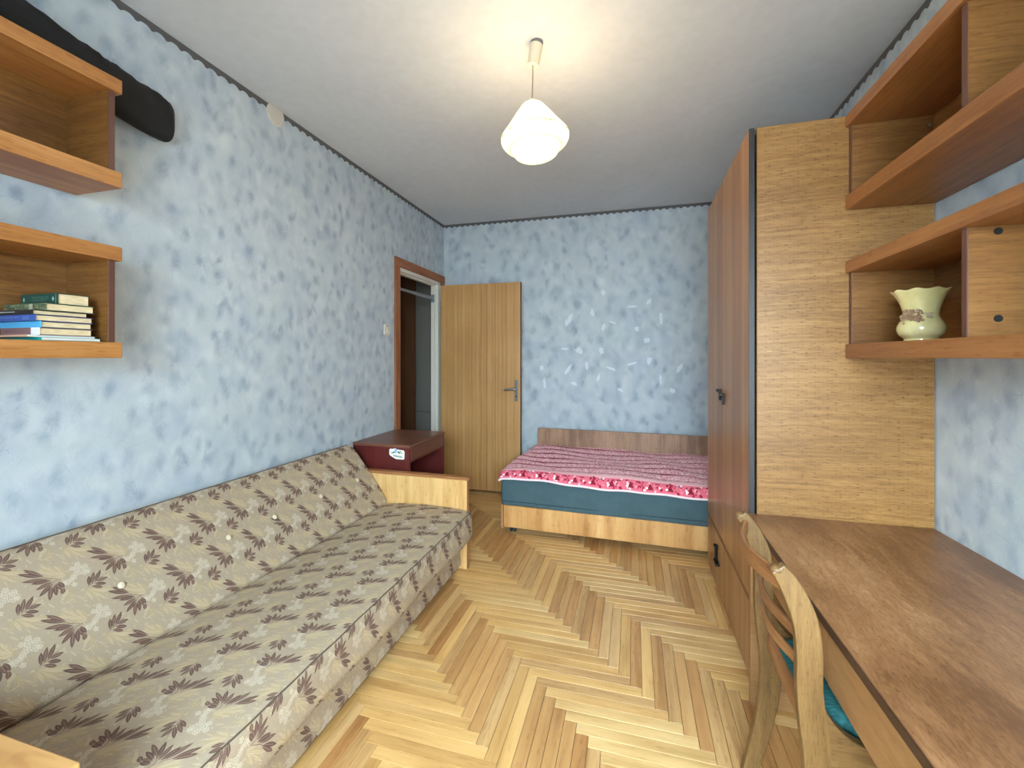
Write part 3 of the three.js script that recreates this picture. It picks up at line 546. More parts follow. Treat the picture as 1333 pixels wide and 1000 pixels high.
// ---------- sofa ----------
// a stuffed cushion: closed outline in (x, y) swept along Z, drawn in at both ends; v runs round the outline
function cushion(outline, Za, Zb, round = 0.03, nz = 40, crown = null, dir = 1) {
  const n = outline.length, cx = outline.reduce((a, p) => a + p[0], 0) / n, cy = outline.reduce((a, p) => a + p[1], 0) / n;
  const len = [0]; for (let i = 1; i <= n; i++) len.push(len[i - 1] + Math.hypot(outline[i % n][0] - outline[i - 1][0], outline[i % n][1] - outline[i - 1][1]));
  const zs = [[Za, 0], [Za, 0.55], [Za + round * 0.06, 0.8], [Za + round * 0.25, 0.93], [Za + round * 0.6, 0.985]];
  for (let i = 0; i <= nz; i++) zs.push([mix(Za + round, Zb - round, i / nz), 1]);
  zs.push([Zb - round * 0.6, 0.985], [Zb - round * 0.25, 0.93], [Zb - round * 0.06, 0.8], [Zb, 0.55], [Zb, 0]);
  const rows = zs.map(([Z, s]) => { const row = []; for (let j = 0; j <= n; j++) { let [x, y] = outline[j % n]; if (crown) [x, y] = crown(x, y, Z); const k = s === 1 ? 1 : s > 0.6 ? 1 - (1 - s) * 0.14 / Math.max(0.14, Math.hypot(x - cx, y - cy)) : s; row.push(V(cx + (x - cx) * k, cy + (y - cy) * k, Z)); } return row; });
  return plain(gridSurface(rows, (i, j) => [dir * zs[i][0], len[j]]));
}
const spline = (pts, n) => { const c = new THREE.CatmullRomCurve3(pts.map(([x, y]) => new THREE.Vector3(x, y, 0)), true, 'catmullrom', 0.35); return c.getSpacedPoints(n).slice(0, n).map((p) => [p.x, p.y]); };
{
  const Za = 0.55, Zb = 2.498;
  const s = thing('sofa', 'long sofa bed with beige leaf-patterned cloth along the left wall', 'sofa', [-1.4, 0, 1.5]);
  // seat
  const seat = spline([[-1.60, 0.345], [-1.5, 0.362], [-1.35, 0.374], [-1.2, 0.378], [-1.05, 0.372], [-0.965, 0.363], [-0.948, 0.352], [-0.942, 0.30], [-0.938, 0.235], [-0.941, 0.216], [-0.96, 0.206], [-1.2, 0.205], [-1.45, 0.205], [-1.6, 0.21], [-1.635, 0.26], [-1.625, 0.32]], 90);
  const sc = part('seat_cushion', [cushion(seat, Za, Zb, 0.025, 60, (x, y, Z) => y > 0.3 ? [x, y + 0.004 * Math.sin(Z * 5.1 + x * 3) * smooth(-0.98, -1.1, x)] : [x + (x > -1 ? 0.004 * Math.sin(Z * 9) : 0), y + (y < 0.25 ? 0.003 * Math.sin(Z * 7.3) : 0)], -1)], M.cloth, s);
  part('piping', [tube(Array.from({ length: 40 }, (_, i) => V(-0.951 + 0.001 * Math.sin(i), 0.3605 + 0.0012 * Math.sin(i * 1.7), mix(Za + 0.015, Zb - 0.012, i / 39))), 0.0022, 160, 6)], M.piping, sc, 'thin dark seam cord');
  // back
  const back = spline([[-1.60, 0.33], [-1.545, 0.345], [-1.525, 0.375], [-1.565, 0.44], [-1.63, 0.53], [-1.70, 0.615], [-1.765, 0.69], [-1.79, 0.712], [-1.815, 0.72], [-1.845, 0.712], [-1.858, 0.69], [-1.855, 0.6], [-1.80, 0.5], [-1.72, 0.4], [-1.65, 0.335]], 90);
  const bc = part('back_cushion', [cushion(back, Za, Zb, 0.03, 60, (x, y, Z) => [x + 0.004 * Math.sin(Z * 6.3) * smooth(0.4, 0.5, y), y])], M.cloth, s);
  const cream = std({ color: 0xd9cbb0, roughness: 0.4 });
  for (const Z of [0.70, 1.044, 1.441, 1.684, 2.0, 2.325]) { const g = plain(new THREE.SphereGeometry(0.0115, 14, 8)); g.scale(1, 1, 0.5); g.rotateY(Math.PI / 2); g.rotateZ(0.62); g.translate(-1.633, 0.545, -Z); part('button', [g], cream, bc, 'small cream button'); }
  part('piping', [tube(Array.from({ length: 30 }, (_, i) => V(-1.818, 0.7205, mix(Za + 0.03, Zb - 0.02, i / 29))), 0.0022, 100, 6)], M.piping, bc, 'thin dark seam cord');
  // base
  const bg = box(-1.6, -1.012, 0.035, 0.206, Za + 0.005, Zb - 0.03, 'z', 0.008);
  { const P = bg.attributes.position, uv = bg.attributes.uv; for (let i = 0; i < P.count; i++) uv.setXY(i, -P.getZ(i) + 0.03, P.getY(i) + P.getX(i) * 0.3 + 0.02); }
  part('base', [bg], M.cloth, s);
  for (const Z of [0.7, 2.3]) part('foot', [box(-1.1, -1.05, 0, 0.037, Z - 0.025, Z + 0.025, 'y', 0.003)], M.black, s);
  for (const [a, b, c, d] of [[Zb, Zb + 0.032, Zb - 0.006, Zb + 0.044], [Za - 0.032, Za, Za - 0.2, Za + 0.006]]) {
    const arm = part('armrest', [box(-1.855, -0.985, a < 1 ? 0.0 : 0.0, 0.544, a, b, 'y', 0.002)], M.lightWood, s, 'light wooden arm panel');
    part('arm_cap', [box(-1.858, -0.972, 0.544, 0.562, c, d, 'x', 0.004)], a > 1 ? M.armCap : M.bedBase, arm);
    if (a > 1) part('arm_edge', [box(-0.985, -0.982, 0.0, 0.544, a, b, 'y', 0.001)], M.armCap, arm);
  }
}

// ---------- nightstand ----------
{
  const n = thing('nightstand', 'dark red bedside cabinet with a white sticker, behind the sofa armrest', 'nightstand', [-1.65, 0, 2.88]);
  const x0 = LEFT + 0.004, x1 = -1.436, a = 2.602, b = 3.165;
  part('top', [box(x0, x1 + 0.006, 0.694, 0.714, a, b, 'x', 0.002)], M.mahoganyTop, n);
  const sp = part('side_panel', [box(x0, x1, 0, 0.694, a + 0.004, a + 0.024, 'y', 0.001)], M.mahogany, n);
  part('side_panel', [box(x0, x1, 0, 0.694, b - 0.024, b - 0.004, 'y', 0.001)], M.mahogany, n);
  part('back_panel', [box(x0, x0 + 0.012, 0.05, 0.694, a + 0.024, b - 0.024, 'y', 0.001)], M.mahogany, n);
  part('shelf', [box(x0 + 0.012, x1 - 0.01, 0.588, 0.604, a + 0.024, b - 0.024, 'z', 0.001)], M.mahogany, n);
  part('shelf', [box(x0 + 0.012, x1 - 0.01, 0.08, 0.1, a + 0.024, b - 0.024, 'z', 0.001)], M.mahogany, n);
  part('drawer', [box(x1 - 0.018, x1 + 0.002, 0.607, 0.690, a + 0.026, b - 0.026, 'z', 0.002)], M.mahoganyTop, n, 'lighter reddish drawer front');
  // sticker: small rounded tag with green leaves, a pale blue flower and unreadable green letters
  const sh = new THREE.Shape(); const o = [[-0.056, 0.024], [-0.052, 0.032], [-0.03, 0.032], [-0.02, 0.036], [-0.006, 0.036], [0.004, 0.029], [0.05, 0.026], [0.057, 0.018], [0.056, -0.028], [0.05, -0.035], [-0.006, -0.035], [-0.03, -0.024], [-0.052, -0.012], [-0.057, -0.004]];
  o.forEach(([x, y], i) => sh[i ? 'lineTo' : 'moveTo'](x, y)); sh.closePath();
  const g = plain(new THREE.ExtrudeGeometry(sh, { depth: 0.0006, bevelEnabled: false }));
  const uv = g.attributes.uv, P = g.attributes.position; for (let i = 0; i < P.count; i++) uv.setXY(i, (P.getX(i) + 0.06) / 0.12, (P.getY(i) + 0.04) / 0.08);
  g.translate(-1.527, 0.652, -(a + 0.0036));
  const t = canvasTexture(240, 160, (c, w, h) => {
    c.fillStyle = '#eef2ea'; c.fillRect(0, 0, w, h);
    c.fillStyle = '#9fc0e6'; c.beginPath(); c.ellipse(106, 42, 20, 34, 0.2, 0, 7); c.fill(); c.fillStyle = '#7ea6dc'; c.beginPath(); c.ellipse(96, 30, 9, 18, 0.3, 0, 7); c.fill();
    for (const [x, y, r, s] of [[70, 62, -0.5, 1], [150, 60, 0.6, 1.1], [172, 46, 0.2, 0.8], [50, 74, -0.2, 0.7], [190, 66, 0.5, 0.7], [36, 58, 0.3, 0.5]]) { c.fillStyle = s > 0.9 ? '#1d4632' : '#5f9a62'; c.beginPath(); c.ellipse(x, y, 22 * s, 9 * s, r, 0, 7); c.fill(); }
    c.strokeStyle = '#2e6b46'; c.lineWidth = 6; for (let k = 0; k < 8; k++) { const x = 70 + k * 17, y = 104 + k * 2; c.beginPath(); c.moveTo(x, y + 12); c.lineTo(x + 3, y - 8); c.lineTo(x + 10, y + 10); c.stroke(); }
  }, [1, 1], false);
  part('sticker', [g], std({ map: t, roughness: 0.4 }), sp, 'small white sticker with green leaves and a pale blue flower');
}

// ---------- bed (turned a little against the far wall) ----------
const bedTurn = -2 * Math.PI / 180, BED = [-0.945, 0, 3.072];
{
  const bed = thing('bed', 'single bed with dark teal mattress and wooden base by the far wall', 'bed', BED, null, bedTurn);
  const L = 1.86, D = 0.9;
  part('front_panel', [box(0.022, L, 0.05, 0.21, 0.012, 0.032, 'y', 0.002)], M.bedBase, bed, 'light wooden front board');
  part('end_panel', [box(0, 0.02, 0.04, 0.214, 0.006, D - 0.02, 'z', 0.002)], M.walnut, bed);
  part('end_panel', [box(L, L + 0.02, 0.04, 0.214, 0.006, D - 0.02, 'z', 0.002)], M.walnut, bed);
  part('base_board', [box(0.02, L, 0.05, 0.07, 0.032, D - 0.03, 'x', 0.002)], M.walnut, bed);
  part('rear_panel', [box(0.02, L, 0.05, 0.21, D - 0.05, D - 0.03, 'x', 0.002)], M.walnut, bed);
  part('headboard', [box(0.055, L, 0.04, 0.642, D, D + 0.022, 'y', 0.002)], M.headboard, bed, 'brown wooden back board');
  for (const [x, Z] of [[0.075, 0.07], [L - 0.08, 0.07], [0.075, D - 0.09], [L - 0.08, D - 0.09]]) {
    const c = part('castor', [box(x - 0.022, x + 0.022, 0.034, 0.05, Z - 0.018, Z + 0.018, 'y', 0.003), cylinder(0.018, 0.018, V(x - 0.022, 0.0185, Z), V(x - 0.006, 0.0185, Z), 18), cylinder(0.018, 0.018, V(x + 0.006, 0.0185, Z), V(x + 0.022, 0.0185, Z), 18)], std({ color: 0x1e2a36, roughness: 0.4 }), bed);
  }
  // mattress: rounded outline in depth and height, long in x
  const m = spline([[0.0, 0.216], [-0.006, 0.23], [-0.008, 0.30], [-0.002, 0.37], [0.02, 0.41], [0.08, 0.436], [0.4, 0.445], [0.8, 0.445], [0.865, 0.435], [0.89, 0.4], [0.893, 0.3], [0.89, 0.216], [0.6, 0.215], [0.3, 0.215]], 60);
  const rows = [], xs = [[0.0, 0], [0.0, 0.5], [0.003, 0.85], [0.012, 0.95], [0.03, 0.99]];
  for (let i = 0; i <= 40; i++) xs.push([mix(0.05, L - 0.05, i / 40), 1]); xs.push([L - 0.03, 0.99], [L - 0.012, 0.95], [L - 0.003, 0.85], [L, 0.5], [L, 0]);
  for (const [x, k] of xs) rows.push([...m, m[0]].map(([d, y]) => V(x, 0.33 + (y - 0.33) * k + 0.003 * Math.sin(x * 8 + d * 5), 0.44 + (d - 0.44) * (1 - (1 - k) * 0.25) + (d < 0.02 ? 0.003 * Math.sin(x * 5) : 0))));
  const teal = dataTexture(256, 256, (u, v, c) => { const n = noise(u * 128, v * 128, 128, 128, 6), q = fbm(u, v, 4, 4, 8, 3); const t = (n - 0.5) * 12 + (q - 0.5) * 12; c[0] = 64 + t; c[1] = 88 + t; c[2] = 95 + t; }, [0.3, 0.3]);
  const ma = part('mattress', [plain(gridSurface(rows, (i, j) => [xs[i][0], j * 0.03]))], std({ map: teal, bumpMap: teal, bumpScale: 0.0006, roughness: 0.85, side: THREE.DoubleSide }), bed, 'dark teal mattress');
  part('seam', [tube(Array.from({ length: 20 }, (_, i) => V(mix(0.01, L - 0.01, i / 19), 0.247, -0.0075 + 0.002 * Math.sin(i))), 0.0028, 60, 6)], std({ color: 0x2a3d4a, roughness: 0.8 }), ma);
}
// ---------- quilt ----------
{
  const q = thing('quilt', 'red and pink patterned quilt spread over the teal bed', 'quilt', BED, null, bedTurn);
  const w = 512, h = 1024, DEP = 1.0;
  const t = canvasTexture(w, h, (g) => {
    const keep = seedState; seedState = 5;
    g.fillStyle = 'rgb(232,178,184)'; g.fillRect(0, 0, w, h);
    const S = h / DEP, rows = 7;
    for (let k = 0; k < rows; k++) {
      const y = (0.035 + k * 0.128) * S;
      for (let i = 0; i < 900; i++) { const x = rr(0, w), yy = y + rr(-0.005, 0.09) * S; g.fillStyle = i % 5 < 2 ? 'rgb(196,92,112)' : i % 5 === 2 ? 'rgb(170,58,84)' : 'rgb(250,228,230)'; g.beginPath(); g.ellipse(x, yy, rr(2, 5), rr(1.5, 3), rr(-0.6, 0.6), 0, 7); g.fill(); }
      if (k === rows - 1) continue;
      g.fillStyle = 'rgb(166,50,78)'; g.beginPath(); g.moveTo(0, y + 0.088 * S);
      for (let x = 0; x <= w; x += 16) g.lineTo(x, y + (0.086 + 0.004 * Math.sin(x / w * 6.283 * 3 + k)) * S);
      for (let x = w; x >= 0; x -= 16) g.lineTo(x, y + (0.122 + 0.004 * Math.sin(x / w * 6.283 * 2 + k * 2)) * S);
      g.fill();
      for (let x = 0; x < w; x += 128) { const q = x + (k % 2) * 64 + rr(0, 20); for (let m = 0; m < 9; m++) { g.fillStyle = ['rgb(150,34,62)', 'rgb(246,216,220)', 'rgb(226,140,154)'][m % 3]; g.beginPath(); g.ellipse(q + rr(0, 50), y + rr(0.088, 0.12) * S, rr(3, 8), rr(2, 5), rr(0, 3), 0, 7); g.fill(); } }
    }
    g.fillStyle = 'rgb(222,104,124)'; g.fillRect(0, 0.925 * S, w, 0.075 * S);          // the flowered border along the front
    for (let x = 0; x < w; x += 128) {
      for (let k = 0; k < 16; k++) { g.fillStyle = ['rgb(244,214,220)', 'rgb(150,20,52)', 'rgb(232,140,156)', 'rgb(178,34,66)'][k % 4]; g.beginPath(); g.ellipse(x + rr(0, 128), rr(0.93, 0.985) * S, rr(4, 12), rr(4, 9), rr(0, 3), 0, 7); g.fill(); }
      g.fillStyle = 'rgb(140,16,46)'; g.beginPath(); g.moveTo(x + 30, 0.975 * S); g.lineTo(x + 52, 0.935 * S); g.lineTo(x + 74, 0.975 * S); g.fill();
      g.fillStyle = 'rgb(250,236,238)'; g.beginPath(); g.ellipse(x + 30, 0.965 * S, 9, 7, 0, 0, 7); g.fill();
      g.fillStyle = 'rgb(110,20,40)'; g.fillRect(x + 84, 0.934 * S, 30, 6);
    }
    seedState = keep;
  }, [1, 1], true);
  // over the mattress from the back board to just over the front edge
  const prof = (s, x) => {         // s: metres from the back board forward -> [depth, y]
    const bump = 0.011 * Math.abs(Math.sin((s - 0.03 + 0.012 * Math.sin(x * 3.1) + 0.01 * Math.sin(x * 7)) / 0.128 * Math.PI)) + 0.007 * Math.sin(x * 4.3 + s * 6) + 0.005 * Math.sin(x * 11 - s * 9 + Math.sin(x * 5));
    const wave = 0.016 * Math.sin(x * 3.3 + 0.6) + 0.010 * Math.sin(x * 7.1) + 0.004 * Math.sin(x * 23);
    const flat = 0.80, r = 0.09;
    if (s < flat) return [0.892 - s, 0.473 + bump + 0.008 * smooth(0.3, 0, s)];
    const a = Math.min((s - flat) / r, 1.35), y = 0.473 + bump * (1 - a * 0.6);
    return [0.092 - r * Math.sin(Math.min(a, 1.5)) * 1.34, y - r * (1 - Math.cos(a)) * 0.9 + wave * a * 0.5];
  };
  const NX = 110, NS = 120, x0 = -0.006, x1 = 1.84, S0 = 0.0, S1 = 0.918;
  const top = [], under = [];
  for (let i = 0; i <= NX; i++) {
    const x = mix(x0, x1, i / NX), a = [], b = [];
    const side = 0.012 * (1 - smooth(0, 0.02, i / NX * (x1 - x0)));
    for (let j = 0; j <= NS; j++) {
      const s = mix(S0, S1, j / NS), [d, y] = prof(s, x), xx = i === 0 ? x : x;
      const draw = 0.03 * smooth(0.9, 0.1, s) * (1 - i / NX);            // narrower towards the back
      a.push(V(xx + draw, y - side, d)); b.push(V(xx + draw, y - side - 0.0085, d + (s > 0.82 ? 0.005 : 0)));
    }
    top.push(a); under.push(b);
  }
  const uvs = (i, j) => [mix(x0, x1, i / NX) / 0.5, 1 - (mix(S0, S1, j / NS) + 0.072) / DEP];
  const loop = top.map((a, i) => [...a, ...under[i].slice().reverse(), a[0]]);
  const g = plain(gridSurface(loop, (i, j) => { const jj = j <= NS ? j : j <= 2 * NS + 1 ? 2 * NS + 1 - j : 0; return uvs(i, jj); }));
  part('cover', [g], std({ map: t, bumpMap: t, bumpScale: 0.0008, roughness: 0.9, side: THREE.DoubleSide }), q);
  const hem = [];
  for (let i = 0; i <= 80; i++) { const k = Math.round(i / 80 * NX), p = top[k][NS], u = under[k][NS]; hem.push(new THREE.Vector3((p.x + u.x) / 2, (p.y + u.y) / 2 - 0.004, (p.z + u.z) / 2 + 0.001)); }
  part('hem', [sweep(hem, () => ring(0.006, 0.0075, 10, 2.2), undefined, 120)], std({ color: 0xe6d6dc, roughness: 0.85 }), q, 'white hem');
}

// ---------- desk ----------
{
  const d = thing('desk', 'long brown veneer desk with worn top under the right shelves', 'desk', [0.75, 0, 1.15]);
  const X = 0.44, Za = 0.35, Zb = 1.95, Y = 0.672;
  part('desktop', [box(X + 0.003, RIGHT - 0.004, Y - 0.022, Y, Za, Zb, 'z', 0.0015)], M.deskTop, d);
  part('edge_band', [box(X, X + 0.003, Y - 0.022, Y - 0.001, Za, Zb, 'z', 0.001)], M.deskEdge, d, 'dark brown front edge');
  part('apron', [box(X + 0.02, X + 0.038, 0.497, Y - 0.022, 1.245, 1.80, 'z', 0.001)], M.deskApron, d);
  part('drawer', [box(X + 0.018, X + 0.036, 0.497, Y - 0.028, 0.45, 1.241, 'z', 0.002)], M.deskApron, d, 'lighter brown drawer front');
  part('side_panel', [box(0.42, RIGHT - 0.006, 0, Y - 0.022, 1.81, 1.832, 'x', 0.001)], M.deskApron, d);
  part('side_panel', [box(0.46, RIGHT - 0.006, 0, Y - 0.022, 0.37, 0.392, 'x', 0.001)], M.deskApron, d);
  part('rear_rail', [box(RIGHT - 0.03, RIGHT - 0.01, 0.35, Y - 0.022, 0.392, 1.81, 'z', 0.001)], M.deskApron, d);
}

// ---------- chair ----------
{
  const c = thing('chair', 'light oak chair with curved back and teal seat pushed under the desk', 'chair', [0.55, 0, 1.335]);
  const path = [[0.325, 0.805], [0.338, 0.788], [0.358, 0.752], [0.380, 0.69], [0.388, 0.62], [0.388, 0.54], [0.396, 0.46], [0.406, 0.37], [0.404, 0.28], [0.385, 0.16], [0.345, 0.0]];
  const wid = [0.028, 0.034, 0.042, 0.047, 0.048, 0.048, 0.052, 0.054, 0.05, 0.044, 0.036];
  const cv = new THREE.CatmullRomCurve3(path.map(([x, y]) => new THREE.Vector3(x, y, 0))), cw = new THREE.CatmullRomCurve3(wid.map((w, i) => new THREE.Vector3(i, w, 0)));
  const a = [], b = [], N = 48;
  for (let i = 0; i <= N; i++) { const p = cv.getPoint(i / N), t = cv.getTangent(i / N), w = cw.getPoint(i / N).y / 2; a.push([p.x - t.y * w, p.y + t.x * w]); b.push([p.x + t.y * w, p.y - t.x * w]); }
  const sh = new THREE.Shape(); [...a, ...b.reverse()].forEach(([x, y], i) => sh[i ? 'lineTo' : 'moveTo'](x, Math.max(y, 0.003))); sh.closePath();
  const zn = 1.154, zf = 1.515;
  for (const Z of [zn, zf]) {
    const g = plain(new THREE.ExtrudeGeometry(sh, { depth: 0.018, bevelEnabled: true, bevelThickness: 0.004, bevelSize: 0.003, bevelSegments: 2 }));
    g.translate(0, 0, -Z - 0.009); part('back_leg', [uvBox(g, 'y')], M.chairWood, c);
    part('post_cap', [(() => { const k = plain(new THREE.SphereGeometry(0.016, 16, 10)); k.scale(1, 0.7, 0.9); k.translate(0.324, 0.802, -Z); return uvBox(k, 'y'); })()], M.chairWood, c);
  }
  const arc = (xe, ye, xm, ym, h, t, name) => {
    const pts = []; for (let i = 0; i <= 8; i++) { const k = i / 8, q = Math.sin(k * Math.PI); pts.push(V(mix(xe, xm, q), mix(ye, ym, q), mix(zn + 0.006, zf - 0.006, k))); }
    part(name, [uvBox(sweep(pts, () => ring(t / 2, h / 2, 14, 4)), 'z')], M.chairRail, c, 'reddish curved rail');
  };
  arc(0.338, 0.772, 0.296, 0.770, 0.046, 0.014, 'top_rail');
  arc(0.384, 0.645, 0.346, 0.645, 0.026, 0.012, 'back_slat');
  arc(0.388, 0.575, 0.352, 0.575, 0.026, 0.012, 'back_slat');
  // seat frame
  const rail = (pts, h, t, grain) => uvBox(sweep(pts, () => ring(t / 2, h / 2, 12, 5)), grain);
  part('seat_rail', [rail([V(0.405, 0.425, zn + 0.01), V(0.402, 0.425, 1.33), V(0.405, 0.425, zf - 0.01)], 0.06, 0.022, 'z')], M.chairRail, c);
  const rs = new THREE.Shape(); rs.moveTo(0.40, 0.365); rs.lineTo(0.81, 0.37); rs.lineTo(0.81, 0.425); rs.lineTo(0.53, 0.426); rs.quadraticCurveTo(0.435, 0.432, 0.405, 0.53); rs.lineTo(0.385, 0.5); rs.quadraticCurveTo(0.39, 0.42, 0.40, 0.365);
  for (const [Z, o] of [[zn, -0.035], [zf, 0.035]]) {
    const g = plain(new THREE.ExtrudeGeometry(rs, { depth: 0.018, bevelEnabled: true, bevelThickness: 0.003, bevelSize: 0.002, bevelSegments: 2, curveSegments: 14 }));
    g.translate(0, 0, -Z - 0.009 ); g.translate(-0.4, 0, Z); g.rotateY(o); g.translate(0.4, 0, -Z); part('seat_rail', [uvBox(g, 'x')], M.chairWood, c);
  }
  part('seat_rail', [rail([V(0.80, 0.42, zn - 0.015), V(0.80, 0.42, zf + 0.015)], 0.06, 0.022, 'z')], M.chairWood, c);
  for (const Z of [zn - 0.014, zf + 0.014]) part('front_leg', [rail([V(0.80, 0.44, Z), V(0.80, 0.2, Z), V(0.805, 0.003, Z)].reverse(), 0.03, 0.03, 'y')].map((g) => { g.computeVertexNormals(); return g; }), M.chairWood, c);
  // seat pad
  const rows = [], n = 40, prof = [[0, 0.4], [1, 0.4], [1.005, 0.425], [1, 0.445], [0.97, 0.46], [0.88, 0.468], [0.6, 0.472], [0, 0.473]];
  for (const [k, y] of prof) { const r = []; for (let j = 0; j <= n; j++) { const t = j / n * 2 * Math.PI, [p, q] = (() => { const cc = Math.cos(t), ss = Math.sin(t), m = Math.pow(Math.pow(Math.abs(cc), 7) + Math.pow(Math.abs(ss), 7), -1 / 7); return [cc * m, ss * m]; })(); r.push(V(0.598 + p * 0.196 * k, y, 1.335 + q * (0.158 + 0.01 * p) * k)); } rows.push(r); }
  const ct = dataTexture(256, 256, (u, v, o) => { const l = noise(u * 12 + fbm(u, v, 6, 6, 2, 2) * 2, v * 64, 12, 64, 3), f = noise(u * 90, v * 90, 90, 90, 5); const k = (l - 0.5) * 44 + (f - 0.5) * 20; o[0] = 20 + k * 0.5; o[1] = 82 + k * 0.8; o[2] = 83 + k * 0.8; }, [0.12, 0.12]);
  const sg = plain(gridSurface(rows, (i, j) => [rows[i][j].x, rows[i][j].z]));
  part('seat_pad', [sg], std({ map: ct, bumpMap: ct, bumpScale: 0.002, roughness: 0.85, sheen: 0.3, sheenColor: new THREE.Color(0.1, 0.4, 0.4), side: THREE.DoubleSide }), c, 'teal ribbed velvet seat');
}

// ---------- vase ----------
{
  const v = thing('vase', 'cream glazed vase with wavy rim and small flowers on the right shelf', 'vase', [0.905, 1.349, 1.735]);
  const P = [[0, 0.002], [0.043, 0.0], [0.047, 0.004], [0.047, 0.010], [0.050, 0.014], [0.061, 0.024], [0.0665, 0.038], [0.0665, 0.05], [0.061, 0.064], [0.0535, 0.075], [0.0495, 0.085], [0.0495, 0.096], [0.054, 0.116], [0.062, 0.137], [0.071, 0.154], [0.0815, 0.1665]];
  const c = new THREE.CatmullRomCurve3(P.map(([r, y]) => new THREE.Vector3(r, y, 0))), outer = c.getPoints(50).map((p) => [p.x, p.y]);
  const inner = outer.slice(12).reverse().map(([r, y]) => [Math.max(r - 0.005, 0.001), y + 0.001]); inner.push([0.001, 0.02]);
  const prof = [...outer, [0.081, 0.169], ...inner].map(([r, y]) => [r * 0.91, y]), n = 64;
  const rows = []; for (let j = 0; j <= n; j++) { const t = j / n * 2 * Math.PI; rows.push(prof.map(([r, y]) => { const k = smooth(0.12, 0.167, y); const rr2 = r * (1 + k * 0.035 * Math.sin(t * 9)); return new THREE.Vector3(0.905 + Math.cos(t) * rr2, 1.349 + y + k * 0.0024 * Math.sin(t * 9 + 0.8) , -1.735 + Math.sin(t) * rr2); })); }
  const t = dataTexture(256, 256, (u, w, o) => { const q = fbm(u, w, 5, 5, 33, 4), f = noise(u * 60, w * 60, 60, 60, 7); o[0] = 214 + (q - 0.5) * 30 + f * 6; o[1] = 204 + (q - 0.5) * 34 + f * 6; o[2] = 148 + (q - 0.5) * 50 + f * 4; }, [1, 1]);
  const body = part('body', [plain(gridSurface(rows, (i, j) => [i / n, j / prof.length]))], std({ map: t, roughness: 0.22, clearcoat: 0.6, clearcoatRoughness: 0.12, side: THREE.DoubleSide }), v);
  const fl = [], keep = seedState; seedState = 99;
  for (let k = 0; k < 30; k++) {
    const tt = mix(2.2, 1.0, k / 29) + rr(-0.1, 0.1) + 1.0, y = 0.080 + rr(-0.012, 0.014) + 0.012 * Math.sin(k), r = 0.049 + (y < 0.075 ? 0.004 : 0);
    for (let m = 0; m < 4; m++) { const g = plain(new THREE.SphereGeometry(rr(0.003, 0.0054), 8, 6)); g.scale(1, 0.8, 1); g.translate(0.905 + Math.cos(tt) * r + rr(-0.004, 0.004), 1.349 + y + rr(-0.005, 0.005), -1.735 + Math.sin(tt) * r + rr(-0.004, 0.004)); fl.push(g); }
  }
  seedState = keep;
  const leaf = [];
  for (const [tt, y, q] of [[2.75, 0.092, 0.6], [1.8, 0.088, -0.3], [1.62, 0.079, -0.1], [3.0, 0.072, 0.2], [1.55, 0.09, 0.2]]) { const g = plain(new THREE.SphereGeometry(0.009, 10, 8)); g.scale(1, 0.45, 0.3); g.rotateZ(q); g.rotateY(-tt + Math.PI / 2); g.translate(0.905 + Math.cos(tt) * 0.050, 1.349 + y, -1.735 + Math.sin(tt) * 0.050); leaf.push(g); }
  part('flower_relief', fl, std({ color: 0x9c7c62, roughness: 0.3 }), body, 'raised brown flowers');
  const leafMat = std({ color: 0xb8a888, roughness: 0.3 });
  for (const g of leaf) part('leaf', [g], leafMat, body);
}

